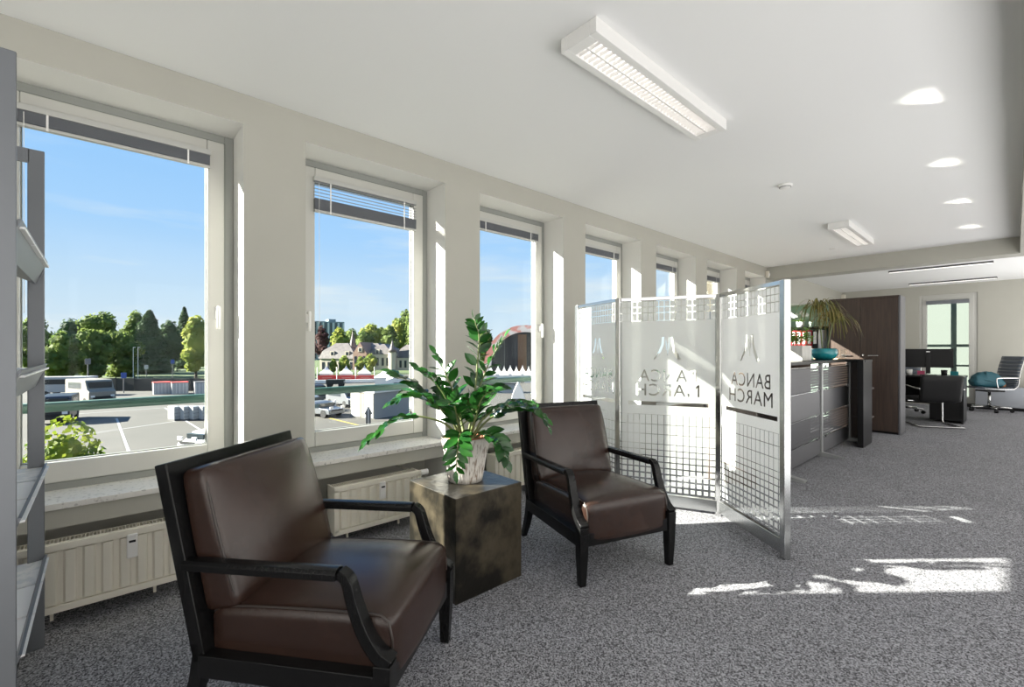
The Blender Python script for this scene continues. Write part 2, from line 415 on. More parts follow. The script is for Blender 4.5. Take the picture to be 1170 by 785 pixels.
b.box(XW-.3, BW0, YE, YE+.2, 0, CZ).box(BW1, XR, YE, YE+.2, 0, CZ).box(BW0, BW1, YE, YE+.2, BZ1, CZ).box(BW0, BW1, YE, YE+.2, 0, BZ0)
struct(b.build('wall_back', M['wall']), 'cream end wall', 'wall')
struct(MB().box(XR, XR+.1, YR, YE, 0, CZ).build('wall_right', M['wall']), 'cream right wall', 'wall')
struct(MB().box(XW-.3, XR, YR-.1, YR, 0, CZ).build('wall_front', M['wall']), 'cream wall behind the viewer', 'wall')
struct(MB().box(XW, XR, YB, YB+.32, 2.413, CZ).build('trim_1', M['wall']), 'cream ceiling beam across the room', 'beam')
struct(MB().box(.04, .14, YR, YB, 2.413, CZ).build('trim_2', M['wall']), 'cream ceiling beam along the right side', 'beam')
struct(MB().box(-.9, XR, YE-.015, YE, 0, .07).build('baseboard_back', M['dark']), 'dark baseboard on the end wall', 'baseboard')

def frame_ring(b, x0, x1, y0, y1, z0, z1, w, wt=None, wb=None):
    wt = wt or w; wb = wb or w
    b.box(x0, x1, y0, y0+w, z0, z1).box(x0, x1, y1-w, y1, z0, z1).box(x0, x1, y0+w, y1-w, z1-wt, z1).box(x0, x1, y0+w, y1-w, z0, z0+wb)
    return b
def window(n, y, y1, handle_right):
    fr = frame_ring(MB(), -3.19, XG, y, y1, SILL+.005, TOP, .048).build('window_%d' % n, M['upvcshade'], bev=.004)
    struct(fr, None)
    g = frame_ring(MB(), XG-.003, XG+.006, y+.044, y1-.044, SILL+.05, TOP-.044, .006).build('seal', M['gasket'], fr)
    a, c, z0, z1 = y+.05, y1-.05, SILL+.055, TOP-.05
    frame_ring(MB(), -3.168, XG+.016, a, c, z0, z1, .084, .086, .098).build('sash', M['upvc'], fr, bev=.006)
    frame_ring(MB(), -3.158, XG-.018, a+.082, c-.082, z0+.096, z1-.084, .007).build('bead', M['gasket'], fr)
    MB().box(-3.152, -3.145, a+.08, c-.08, z0+.09, z1-.08).build('pane', M['glass'], fr)
    hy = c-.035 if handle_right else a+.035
    h = MB().box(XG+.016, XG+.028, hy-.014, hy+.014, 1.38, 1.45, bev=.004)
    h.tube(bez([(XG+.026, hy, 1.44), (XG+.055, hy, 1.445), (XG+.062, hy, 1.43), (XG+.060, hy, 1.32)], 5), .0095, 8)
    h.build('handle', M['wplastic'], fr, smooth=True)
    s = MB().box(XG-.01, XW+.03, y-.004, y1+.004, SILL-.012, SILL+.016).build('window_sill', M['sill'], fr, bev=.003)
    s['label'] = 'speckled stone sill'
    # narrow metal ledge outside
    MB().box(-3.47, -3.19, y, y1, SILL-.02, SILL-.005).build('outer_ledge', M['alu'], fr)
    return a+.082, c-.082, z1-.084
GL = {}
for k, y in WS:
    y1 = min(y+WW, YB-.07)
    GL[k] = window(k if k else 9, y, y1, k % 2 == 1)
names = {0: 'nearest, beside the viewer', 1: 'nearest window', 2: 'second window', 3: 'third window', 4: 'fourth window', 5: 'fifth window', 6: 'sixth window', 7: 'seventh window'}
def blind(k, drop, fan=0):
    a, c, zt = GL[k]; x = XG+.030
    ords = {1: 'closed up venetian blind atop the window beside the brochure rack', 2: 'venetian blind with some slats hanging open on the second window',
            3: 'closed up venetian blind at the third window, behind the tall plant stem', 4: 'closed up blind at the fourth window, above the left glass screen panel',
            5: 'closed up blind at the fifth window, above the middle glass screen', 6: 'closed up blind at the sixth window, above the glass screen hinge',
            7: 'closed up blind at the last window before the beam'}
    t = thing('venetian_blind', ords[k], 'blind', (x, (a+c)/2, zt), 0, 'venetian blinds on the window row')
    hw = (c-a)/2+.012
    MB().box(-.012, .016, -hw, hw, -.010, .020).build('head_rail', M['blindrail'], t, bev=.002)
    b = MB(); z = -.014
    for i in range(fan):
        b.box(-.014, .014, -hw+.005, hw-.005, z-.0012, z+.0012, Matrix.Translation((0, 0, z)) @ Matrix.Rotation(math.radians(12), 4, 'Y') @ Matrix.Translation((0, 0, -z))); z -= .022
    for i in range(int(drop/.0036)):
        b.box(-.014, .014, -hw+.005, hw-.005, z-.0011, z+.0011); z -= .0036
    b.build('slats', M['blind'], t)
    MB().box(-.014, .014, -hw+.003, hw-.003, z-.016, z-.001).build('bottom_rail', M['blindrail'], t, bev=.003)
    for s in (-1, 1):
        MB().box(.012, .0155, s*hw*.72-.004, s*hw*.72+.004, z-.018, .014).build('ladder_tape', M['wplastic'], t)
    MB().tube([(.017, -hw+.03, -.02), (.018, -hw+.032, -.95)], .0014, 5).build('pull_cord', M['wplastic'], t)
for k, (dr, fan) in {1: (.055, 0), 2: (.075, 5), 3: (.06, 0), 4: (.06, 0), 5: (.06, 0), 6: (.06, 0), 7: (.06, 0)}.items(): blind(k, dr, fan)

# window in the end wall
fr = MB()
def ring_y(b, y0, y1, x0, x1, z0, z1, w):
    return b.box(x0, x0+w, y0, y1, z0, z1).box(x1-w, x1, y0, y1, z0, z1).box(x0+w, x1-w, y0, y1, z1-w, z1).box(x0+w, x1-w, y0, y1, z0, z0+w)
fr = struct(ring_y(MB(), YE+.02, YE+.10, BW0, BW1, BZ0, BZ1, .06).build('window_8', M['upvc'], bev=.004))
ring_y(MB(), YE+.01, YE+.09, BW0+.055, BW1-.055, BZ0+.055, BZ1-.055, .075).build('sash', M['upvc'], fr, bev=.005)
MB().box(BW0+.12, BW1-.12, YE+.05, YE+.058, BZ0+.12, BZ1-.12).build('pane', M['glass'], fr)
MB().box(BW0+.09, BW0+.115, YE-.01, YE+.012, 1.0, 1.12).build('handle', M['wplastic'], fr, bev=.004)
t = thing('venetian_blind', 'drawn up blind across the top of the end wall window', 'blind', (0, YE-.005, 2.25))
MB().box(BW0+.12, BW1-.12, -.015, .012, -.03, .03).build('slats', M['blind'], t)
MB().box(BW0+.12, BW1-.12, -.017, .013, -.05, -.031).build('bottom_rail', M['blind'], t)

# radiators in the niches under the sills
def radiator(y0, label, meter):
    t = thing('radiator', label, 'radiator', (-2.77, y0, .07), 0, 'radiators under the windows')
    L, H, D = .60, .295, .115
    b = MB().box(-.022, -.006, 0, L, 0, H)                           # front plate, with pressed ribs
    n = 9; w = (L-.05)/n
    for i in range(n):
        y = .025+i*w
        b.prism([(-.006, y+.2*w, .035), (-.006, y+w*.95, .035), (.008, y+w*.82, .035), (.008, y+w*.33, .035)], (0, 0, H-.07))
    b.box(-.008, .009, 0, L, H-.030, H).box(-.008, .009, 0, L, 0, .030).box(-.008, .009, 0, .028, .02, H-.02).box(-.008, .009, L-.028, L, .02, H-.02)
    b.build('front_panel', M['rad'], t, bev=.002)
    MB().box(-D, -.02, 0, .012, .01, H-.004).box(-D, -.02, L-.012, L, .01, H-.004).box(-D, -D+.012, 0, L, 0, H-.01).build('casing', M['rad'], t)
    g = MB()
    for i in range(46): g.box(-D+.012, -.02, .012+i*.0127, .0155+i*.0127, H-.03, H-.008)
    g.build('grille', M['rad'], t)
    MB().box(-D+.014, -.024, .013, L-.013, .02, H-.035).build('core', M['dark'], t)
    MB().tube([(-.06, L, .26), (-.06, L+.03, .26)], .012, 10).tube([(-.06, L+.03, .26), (-.06, L+.09, .26)], .021, 14).build('thermostat_valve', M['wplastic'], t, smooth=False, bev=.003)
    for y in (.12, L-.12): MB().box(-.10, -.09, y-.006, y+.006, -.07, .01).build('foot', M['rad'], t)
    MB().tube([(-.392, L+.012, .26), (-.06, L+.012, .26)], .009, 8).build('pipe', M['rad'], t)
    if meter is not None:
        q = MB().box(0, .022, meter-.02, meter+.02, .165, .275, bev=.005).build('heat_meter', M['wplastic'], t)
        q['label'] = 'small white meter'
        MB().box(.021, .0235, meter-.012, meter+.012, .238, .248).build('display', M['black'], q)
    return t
radiator(-.28, 'cream panel radiator on the left, partly behind the near armchair', .39)
radiator(1.05, 'cream panel radiator behind the metal cube table', .31)
radiator(2.318, 'cream panel radiator between the plant pot and the farther armchair', None)

# ------------------------------------------------------------------ armchairs
def armchair(name, label, loc, rz):
    t = thing(name, label, 'armchair', loc, rz, 'leather armchairs in the waiting area')
    # local axes: x sideways, y forward, z up
    def yb(z): return -.275 - (z-.26)*.235 if z > .26 else -.275-.30*((.26-z)/.26)**1.7*.32
    for s in (-1, 1):
        pts = [(s*.283, yb(z), z) for z in (0, .05, .11, .18, .26, .30)]
        pr = [[(-.02*k, -.022*k), (.02*k, -.022*k), (.02*k, .022*k), (-.02*k, .022*k)] for k in (.75, .82, .9, 1.0, 1.0, 1.0)]
        MB().sweep(pts, pr).build('rear_leg', M['wood'], t, bev=.003)
        pts = [(s*.287, .325, 0), (s*.287, .327, .15), (s*.287, .328, .30)]
        pr = [[(-.019*k, -.019*k), (.019*k, -.019*k), (.019*k, .019*k), (-.019*k, .019*k)] for k in (.9, 1.25, 1.4)]
        MB().sweep(pts, pr).build('front_leg', M['wood'], t, bev=.003)
        # arm: straight rail with a rounded top, then a curved support sweeping down to the leg
        half = [(-.026, -.014), (.026, -.014), (.026, .006), (.018, .015), (0, .019), (-.018, .015), (-.026, .006)]
        MB().sweep([(s*.285, yb(.54)+.01, .535), (s*.287, -.05, .54), (s*.287, .185, .545)], [(a, -c) for a, c in half]).build('armrest', M['wood'], t, bev=.002)
        cv = bez([(s*.287, .185, .548), (s*.287, .212, .525), (s*.287, .232, .46), (s*.287, .262, .385), (s*.287, .302, .325), (s*.287, .345, .295)], 5)
        n = len(cv); pr = []
        for i in range(n):
            w = .019+.006*(i/n); th = .017+.006*(i/n)
            pr.append([(-w, -th), (w, -th), (w, th*.5), (w*.6, th), (-w*.6, th), (-w, th*.5)])
        MB().sweep(cv, pr).build('arm_support', M['wood'], t, bev=.002)
    MB().box(-.262, .262, .30, .345, .20, .268).box(-.31, -.262, -.27, .31, .20, .268).box(.262, .31, -.27, .31, .20, .268).box(-.262, .262, -.29, -.25, .20, .268).build('seat_frame', M['wood'], t, bev=.003)
    # leaning back board
    z0, z1 = .24, .842
    d = Vector((0, yb(z1)-yb(.27), z1-.27)).normalized(); nrm = Vector((0, d.z, -d.y))
    bm_ = MB(); A = Vector((0, yb(.27), .27))
    L = (z1-.27)/d.z
    mtx = Matrix(((1, 0, 0, 0), (0, nrm.y, d.y, A.y), (0, nrm.z, d.z, A.z), (0, 0, 0, 1)))   # local: x, out of the back, along the back
    bm_.box(-.303, .303, -.022, .022, -.03, L, mtx)
    bm_.build('back_frame', M['wood'], t, bev=.004)
    def bshape(p, h):
        u, w = p.x/h.x, p.z/h.z
        if p.y > 0: p.y += .035*(1-u*u)*(1-w*w*.8) + .012*w*-1
        p.x *= 1 - .03*max(0, w)**2
        return p
    bc = MB().rounded((.545, .115, .455), .028, (0, .075, .10+.225), 11, bshape, mtx).build('back_cushion', M['leather'], t, smooth=True)
    pth = []
    for q in range(49):
        a_ = 2*PI*q/48; cx_, cz_ = math.cos(a_), math.sin(a_); k = max(abs(cx_), abs(cz_))
        x, z = cx_/k, cz_/k
        kk = (abs(x)**10+abs(z)**10)**.1; x /= kk; z /= kk
        p = Vector((x*.267, .0575, z*.223)); p = bshape(Vector((p.x, .0575, p.z)), Vector((.2725, .0575, .2275)))
        p.y = p.y-.012; p.y += .075; p.z += .10+.225
        pth.append(mtx @ p)
    MB().tube(pth, .0042, 6, cap=False).build('piping', M['piping'], bc, smooth=True)
    def sshape(p, h):
        u, w = p.x/h.x, p.y/h.y
        if p.z > 0: p.z += .050*(1-u*u*.85)*(1-abs(w)**3*.9) + .012*w
        if w > .5: p.y += .012*(1-u*u)
        return p
    sc = MB().rounded((.535, .615, .20), .035, (0, .035, .305), 11, sshape).build('seat_cushion', M['leather'], t, smooth=True)
    for s in (-1, 1):
        pp = []
        for q in range(25):
            w = -1+2*q/24
            p = sshape(Vector((s*.258, w*.29, .10-(.016 if abs(w) > .93 else 0))), Vector((.2675, .3075, .10))); pp.append(p+Vector((0, .035, .300)))
        pp.append(pp[-1]+Vector((0, .012, -.05))); pp.append(pp[-1]+Vector((0, 0, -.04)))
        MB().tube(pp, .004, 6).build('piping', M['piping'], sc, smooth=True)
    return t
armchair('armchair', 'dark brown leather armchair nearest the viewer, with black wooden arms', (-1.655, .63, 0), math.atan2(.622, .783)-PI/2)
armchair('armchair', 'dark brown leather armchair between the cube table and the glass screen', (-1.70, 2.19, 0), math.atan2(-.31, .95)-PI/2)

# ------------------------------------------------------------------ cube table with the plant
cube = MB().box(-.215, .215, -.213, .213, 0, .5).build('side_table', M['metalcube'], loc=(-1.975, 1.448, 0), bev=.004)
tag(cube, 'dark patinated metal cube table between the two armchairs', 'side table')
PC = Vector((-1.995, 1.465, .5))
pl = thing('potted_plant', 'glossy green leafy plant in a white bark pot on the cube table', 'plant', PC)
wob = lambda t_, z: .012*math.sin(t_*17+z*9)+.010*math.sin(t_*29)
MB().lathe([(.0, .0), (.090, .0), (.096, .03), (.113, .13), (.133, .226), (.131, .236), (.120, .230), (.112, .19), (.0, .185)], seg=72, wob=wob).build('pot', M['birch'], pl, smooth=True)
MB().lathe([(.108, .17), (.117, .238), (.111, .240), (.100, .20), (.0, .20)], seg=40).build('inner_pot', M['terracotta'], pl, smooth=True)
MB().lathe([(.103, .19), (.101, .214), (.0, .222)], seg=24).build('soil', M['soil'], pl, smooth=True)
RV = Vector((math.cos(TH), math.sin(TH), 0)); DV = Vector((-math.sin(TH), math.cos(TH), 0)); UV = Vector((0, 0, 1))
def branch(pts, n, size=.07, start=.25, r0=.0075, mtl='zz', spread=1.0):
    n = int(n*1.45); size *= 1.26; start *= .8
    """pts: (right, up, away) offsets in metres from the pot's rim centre"""
    P = bez([RV*a + UV*(c+.215) + DV*d_ for a, c, d_ in pts], 8); m = len(P)
    rr = [r0*(1-.72*i/(m-1)) for i in range(m)]
    st = MB().tube(P, rr, 7).build('branch', M['zzstem'], pl, smooth=True)
    lf = MB()
    for i in range(n):
        t = start+(1-start)*i/(n-1); k = min(m-2, int(t*(m-1))); p = P[k].lerp(P[k+1], t*(m-1)-k)
        tan = (P[min(k+2, m-1)]-P[max(k-1, 0)]).normalized()
        side = tan.cross(UV if abs(tan.z) < .9 else DV)
        if side.length < .1: side = RV.copy()
        side.normalize(); up = side.cross(tan)
        sg = 1 if i % 2 else -1
        d_ = (tan*.75 + side*sg*.85*spread + up*random.uniform(-.15, .35)).normalized()
        L = size*random.uniform(.85, 1.15)*(1-.35*max(0, t-.75)/.25)
        if i == n-1: d_ = tan
        lf.leaf(p, d_, up*.7-DV*.7+Vector((random.uniform(-.35, .35), random.uniform(-.35, .35), .2)), L, L*.52, .25, random.uniform(.05, .25))
    lf.build('leaves', M[mtl], st, smooth=True, fix=False)
branch([(-.02, 0, 0), (-.13, .10, -.02), (-.32, .13, -.03), (-.46, .05, -.05), (-.535, -.02, -.06)], 22, .062, .5)
branch([(-.015, 0, .02), (-.09, .14, .04), (-.22, .24, .06), (-.34, .32, .07), (-.42, .36, .07)], 17, .078, .35)
branch([(-.02, 0, -.02), (-.08, .13, -.05), (-.19, .22, -.08), (-.28, .26, -.10), (-.36, .22, -.12)], 18, .075, .3)
branch([(0, 0, .02), (-.05, .20, .02), (-.10, .34, .0), (-.16, .46, -.01)], 11, .075, .35)
branch([(.01, 0, .03), (.05, .20, .03), (.12, .40, .02), (.21, .555, 0)], 17, .068, .3)
branch([(.01, 0, .0), (.045, .22, .02), (.065, .45, .03), (.07, .56, .03), (.045, .655, .03)], 17, .068, .35)
branch([(.03, 0, -.01), (.10, .12, -.03), (.22, .19, -.05), (.34, .185, -.07), (.42, .13, -.08)], 22, .072, .3)
branch([(.03, .0, .02), (.12, .10, .05), (.25, .16, .08), (.37, .17, .10), (.455, .05, .10)], 19, .066, .35)
branch([(.0, 0, -.05), (-.01, .06, -.14), (-.015, .02, -.21), (-.02, -.10, -.25)], 15, .072, .2)
branch([(.03, 0, -.03), (.10, .05, -.10), (.17, .03, -.16), (.22, -.06, -.19)], 12, .08, .35)
branch([(-.01, 0, -.03), (-.03, .12, -.10), (-.04, .20, -.15), (-.06, .22, -.22)], 14, .075, .25)
branch([(.02, 0, .0), (.06, .14, -.06), (.10, .24, -.10), (.16, .28, -.14)], 14, .075, .25)
branch([(-.01, 0, .05), (-.05, .13, .12), (-.10, .22, .18), (-.17, .25, .23)], 14, .078, .25)
branch([(.02, 0, .05), (.07, .16, .10), (.12, .25, .16), (.19, .27, .22)], 14, .078, .25)
branch([(-.02, 0, 0), (-.07, .16, -.02), (-.14, .29, -.04), (-.24, .38, -.05)], 15, .078, .3)

# ------------------------------------------------------------------ frosted glass folding screen
SH = 1.608
def text_film(w, z0, z1, label):
    """frosted film sheet with clear letters and emblem cut out (mirrored, because it is seen from behind); local x along the panel, z up"""
    cu = bpy.data.curves.new('film', 'CURVE'); cu.dimensions = '2D'; cu.fill_mode = 'BOTH'
    def add(pts):
        sp = cu.splines.new('POLY'); sp.points.add(len(pts)-1); sp.use_cyclic_u = True
        for q, p in zip(sp.points, pts): q.co = (p[0], p[1], 0, 1)
    add([(-w/2, z0), (w/2, z0), (w/2, z1), (-w/2, z1)])
    for txt, zc, tw, th in (('BANCA', 1.005, .415, .092), ('MARCH', .895, .457, .092)):
        tcu = bpy.data.curves.new('letters', 'FONT'); tcu.body = txt; tcu.size = 1; tcu.space_character = 1.08
        to = bpy.data.objects.new('letters', tcu); COL.objects.link(to)
        bpy.context.view_layer.update()
        bpy.context.view_layer.objects.active = to; to.select_set(True)
        bpy.ops.object.convert(target='CURVE')
        to = bpy.context.view_layer.objects.active
        sps = []
        for sp in to.data.splines:
            if sp.type == 'BEZIER':
                n = len(sp.bezier_points); pts = []
                from mathutils.geometry import interpolate_bezier
                for i in range(n):
                    p, q = sp.bezier_points[i], sp.bezier_points[(i+1) % n]
                    straight = (p.handle_right-p.co).length < 1e-4 and (q.handle_left-q.co).length < 1e-4
                    seg = [p.co.copy()] if straight else [Vector(v) for v in interpolate_bezier(p.co, p.handle_right, q.handle_left, q.co, 5)[:-1]]
                    pts += seg
                sps.append(pts)
            else: sps.append([Vector(p.co[:3]) for p in sp.points])
        xs = [v.x for s_ in sps for v in s_]; zs = [v.y for s_ in sps for v in s_]
        cx_ = (min(xs)+max(xs))/2; kx = tw/(max(xs)-min(xs)); cz_ = (min(zs)+max(zs))/2; kz = th/(max(zs)-min(zs))
        for s_ in sps: add([(-(v.x-cx_)*kx, zc+(v.y-cz_)*kz) for v in s_])
        bpy.data.objects.remove(to)
    # emblem: flared strokes
    ez = 1.30
    add([(-.036, ez), (-.020, ez), (-.024, ez-.06), (-.045, ez-.115), (-.088, ez-.172), (-.100, ez-.172), (-.060, ez-.105), (-.043, ez-.06)])
    add([(.040, ez), (.025, ez), (.029, ez-.06), (.046, ez-.115), (.074, ez-.172), (.104, ez-.176), (.066, ez-.105), (.048, ez-.06)])
    add([(-.012, ez-.025), (-.004, ez-.035), (-.001, ez-.10), (-.006, ez-.10)])
    add([(.004, ez-.05), (.010, ez-.05), (.007, ez-.14), (.002, ez-.14)])
    add([(.012, ez-.01), (.019, ez-.0), (.016, ez-.09), (.012, ez-.09)])
    add([(-w/2+.05, .776), (w/2-.05, .776), (w/2-.05, .804), (-w/2+.05, .804)])
    o = bpy.data.objects.new('film_tmp', cu); COL.objects.link(o)
    bpy.context.view_layer.update()
    dg = bpy.context.evaluated_depsgraph_get()
    me = bpy.data.meshes.new_from_object(o.evaluated_get(dg))
    bpy.data.objects.remove(o)
    bm = bmesh.new(); bm.from_mesh(me)
    for v in bm.verts: v.co = Vector((v.co.x, 0, v.co.y))
    # top band of clear lines: frosted tiles with gaps
    rnd = random.Random(3)
    def tile(x0, x1, a, c):
        bm.faces.new([bm.verts.new(p) for p in ((x0, 0, a), (x1, 0, a), (x1, 0, c), (x0, 0, c))])
    top = SH-.03
    n = 17; cw = w/n
    rows = (z1, z1+.062, z1+.107, top)
    for i in range(n):
        g = .0028
        for a, c in zip(rows, rows[1:]): tile(-w/2+i*cw+g, -w/2+(i+1)*cw-g, a+g, c-g)
    # lower lattice, gaps growing towards the floor
    n = 15; cw = w/n; z = z0; zb = .115; ch = .075
    while z > zb+.01:
        f = (z0-z)/(z0-zb); ch = .075 if f < .34 else cw
        g = .0018 if f < .34 else .0018+(f-.34)*.0105
        a = max(z-ch, zb)
        for i in range(n): tile(-w/2+i*cw+g, -w/2+(i+1)*cw-g, a+g, z-g)
        z = a
    me2 = bpy.data.meshes.new('frosted_film'); bm.to_mesh(me2); bm.free(); me2.materials.append(M['frost'])
    return me2
scr = thing('folding_screen', 'frosted glass folding screen in chrome frames behind the farther armchair', 'screen', (0, 0, 0))
posts = [(-2.68, 3.235), (-2.102, 3.038), (-1.443, 3.339), (-.889, 2.925)]
for i, (x, y) in enumerate(posts):
    p = MB().box(-.021, .021, -.021, .021, 0, SH, bev=.004)
    a = math.atan2(posts[min(i+1, 3)][1]-posts[max(i-1, 0)][1], posts[min(i+1, 3)][0]-posts[max(i-1, 0)][0])
    p.build('post', M['chrome' if 0 < i < 3 else 'steel'], scr, loc=(x, y, 0), rot=(0, 0, a))
films = {}
for (x0, y0), (x1, y1) in zip(posts, posts[1:]):
    w = math.hypot(x1-x0, y1-y0); a = math.atan2(y1-y0, x1-x0); c = ((x0+x1)/2, (y0+y1)/2, 0); hw = w/2-.02
    pn = MB().box(-hw, hw, -.003, .003, .10, SH-.02).build('glass_panel', M['clear'], scr, loc=c, rot=(0, 0, a))
    fo = bpy.data.objects.new('frosted_film', text_film(2*hw-.006, .705, 1.425, '')); COL.objects.link(fo); fo.parent = pn; fo.location = (0, .006, 0)
    fo['label'] = 'frosted film with clear mirrored lettering'
    MB().box(-hw, hw, -.014, .014, SH-.028, SH, bev=.003).build('top_rail', M['chrome'], scr, loc=c, rot=(0, 0, a))
    MB().box(-hw, hw, -.016, .016, .022, .108, bev=.003).build('bottom_rail', M['steel'], scr, loc=c, rot=(0, 0, a))

# ------------------------------------------------------------------ brochure rack at the left
rk = thing('brochure_rack', 'tall grey metal brochure rack at the left edge', 'rack', (-2.215, -.33, 0))
for x in (-.415, .415):
    b = MB()
    b.box(x-.006, x+.006, .115, .163, 0, 2.0, bev=.003).box(x-.006, x+.006, -.163, -.115, 0, 2.0, bev=.003)
    b.box(x-.006, x+.006, -.12, .12, 1.945, 2.0).box(x-.006, x+.006, -.12, .12, .0, .08)
    b.build('upright', M['rack'], rk)
for z in (1.50, 1.09, .69, .32):
    b = MB()
    prof = [(-.14, z+.10), (.13, z-.02), (.165, z+.055), (.172, z+.055), (.138, z-.035), (-.14, z+.09)]
    b.prism([(-.409, y, zz) for y, zz in prof], (.818, 0, 0))
    b.build('tray', M['rack'], rk)
MB().box(-.405, .405, -.15, -.14, .1, 1.94).build('back_panel', M['rack'], rk)
MB().box(-.40, .40, -.10, .10, 0.0, .10).build('base', M['black'], rk)
labs = {1.50: 'top tray', 1.09: 'second tray down', .69: 'third tray down', .32: 'lowest tray'}
pos = {0: 'far end', 1: 'middle', 2: 'near end'}
for z in (1.50, 1.09, .69, .32):
    for j in range(3):
        x = -2.215-.29+j*.27
        b = MB(); n = 10
        for m in range(n):                                            # a folded sheet that leans in the tray and droops forward
            pass
        bend = .05 if z < .4 else .02
        pts = []
        for m in range(n+1):
            s_ = m/n
            pts.append((-.11+.285*s_, z+.098-.105*s_+bend*(s_*s_-s_)*1.2+.035*max(0, s_-.6)/.4))
        b.prism([(-.128, y, q) for y, q in pts]+[(-.128, y+.001, q+.006) for y, q in pts[::-1]], (.256, 0, 0))
        o = b.build('brochure', M['paper' if (j+int(z*10)) % 3 else 'papergrey'], loc=(x, -.33, .006))
        tag(o, 'white brochure at the %s of the rack, %s' % (pos[j], labs[z]), 'brochure', 'brochures in the grey rack')

# ------------------------------------------------------------------ ceiling fixtures
lamp_mat = emis('fluorescent_tube', (1, .96, .93), 1.5)
def fixture(x, y0, label):
    t = thing('ceiling_light', label, 'ceiling light', (x, y0, CZ), 0, 'louvred fluorescent ceiling lights')
    L = 1.30
    b = MB().box(-.10, .10, 0, L, -.062, 0)
    frame = MB()
    frame.box(-.10, -.062, 0, L, -.066, 0).box(.062, .10, 0, L, -.066, 0).box(-.062, .062, 0, .06, -.066, 0).box(-.062, .062, L-.06, L, -.066, 0).box(-.062, .062, .06, L-.06, -.02, 0)
    b.b.free(); frame.build('housing', M['wplastic'], t, bev=.003)
    for s in (-1, 1): MB().tube([(s*.030, .07, -.034), (s*.030, L-.07, -.034)], .012, 10).build('tube', lamp_mat, t, smooth=True)
    lv = MB().box(-.004, .004, .06, L-.06, -.064, -.030)
    for k in range(34):
        y = .085+k*(L-.17)/33; lv.box(-.062, .062, y-.0012, y+.0012, -.063, -.046)
    lv.build('louvre', M['wplastic'], t)
    return t
fixture(-1.292, 1.56, 'louvred fluorescent ceiling light nearest the viewer')
fixture(-1.315, 6.06, 'small looking ceiling light farther back, before the beam')
for y, lb in ((10.535, 'slim linear ceiling light just behind the beam'), (12.85, 'slim linear ceiling light nearest the end wall')):
    t = thing('linear_light', lb, 'ceiling light', (-.88, y, CZ), 0, 'slim linear lights in the rear office')
    MB().box(-.65, .65, -.03, .03, -.030, 0).build('housing', M['grey'], t, bev=.003)
    MB().box(-.64, .64, -.024, .024, -.034, -.029).build('diffuser', emis('linear_diffuser', (1, .97, .92), 1.2), t)
t = thing('smoke_detector', 'round white smoke detector on the ceiling between the lights', 'smoke detector', (-1.325, 4.36, CZ))
MB().lathe([(0, -.035), (.032, -.035), (.045, -.022), (.055, -.012), (.055, 0)], seg=24).build('body', M['wplastic'], t, smooth=True)
MB().lathe([(.0455, -.026), (.047, -.018)], seg=24).build('vent_ring', M['gasket'], t)
t = thing('recessed_spot', 'tiny round ceiling spot close to the cross beam', 'ceiling light', (-1.716, 7.6, CZ))
MB().lathe([(0, -.004), (.025, -.004), (.035, -.008), (.04, 0)], seg=20).build('ring', M['wplastic'], t)
t = thing('motion_sensor', 'small cream sensor box in the corner below the beam', 'sensor', (-2.845, 8.47, 2.50))
MB().box(-.024, .024, -.03, .03, -.06, .05, bev=.006).build('body', M['rad'], t)
MB().lathe([(.0, -.03), (.016, -.025), (.018, .0), (.016, .02), (0, .025)], (.022, 0, -.01), 14).build('lens', M['wplastic'], t, smooth=True)
t = thing('motion_sensor', 'small cream sensor box in the far corner above the dark cabinet', 'sensor', (-2.845, 13.55, 2.49))
MB().box(-.024, .05, -.05, .05, -.06, .07, bev=.006).build('body', M['rad'], t)

# ------------------------------------------------------------------ counter with perforated metal front
ct = thing('counter', 'grey office counter with perforated metal front panels', 'counter', (0, 0, 0))
MB().box(-1.98, -1.44, 4.2, 7.42, 1.05, 1.08).box(-1.98, -1.24, 7.0, 7.42, 1.05, 1.08).build('worktop', M['black'], ct, bev=.003)
bays = [(4.73, 6.056), (6.056, 7.38)]
for y in (4.73, 6.056, 7.38):
    MB().box(-1.50, -1.46, y-.022, y+.022, .02, 1.05, bev=.004).build('post', M['alu'], ct)
    MB().prism([(-1.50, y-.035, 0), (-1.27, y-.035, 0), (-1.27, y-.035, .018), (-1.46, y-.035, .05), (-1.50, y-.035, .05)], (0, .07, 0)).build('foot', M['alu'], ct)
for a, c in bays:
    for k, (z0, z1) in enumerate(((.030, .203), (.217, .466), (.480, .739), (.755, 1.005))):
        MB().box(-1.484, -1.478, a+.024, c-.024, z0, z1).build('front_panel', M['perf' if k in (1, 3) else 'plate'], ct)
    for z in (.21, .473, .747, 1.015):
        MB().box(-1.492, -1.474, a+.02, c-.02, z-.004, z+.004).build('rail', M['steel'], ct)
        for y in (a+.16, c-.16): MB().box(-1.476, -1.466, y-.02, y+.02, z-.016, z+.016, bev=.003).build('clip', M['chrome'], ct)
b = MB().box(-1.96, -1.93, 4.2, 7.42, 0, 1.05).box(-1.96, -1.50, 4.2, 4.23, 0, 1.05)
b.build('carcass', M['wenge'], ct)
MB().box(-1.49, -1.26, 7.42, 7.45, 0, 1.05).box(-1.49, -1.47, 7.40, 7.70, 0, 1.05).box(-1.47, -1.27, 7.40, 7.70, .30, .32).box(-1.47, -1.27, 7.40, 7.70, .68, .70).build('end_shelf', M['wenge'], ct)
MB().box(-1.305, -1.245, 6.92, 7.42, 0, 1.08).build('end_panel', M['black'], ct, bev=.003)

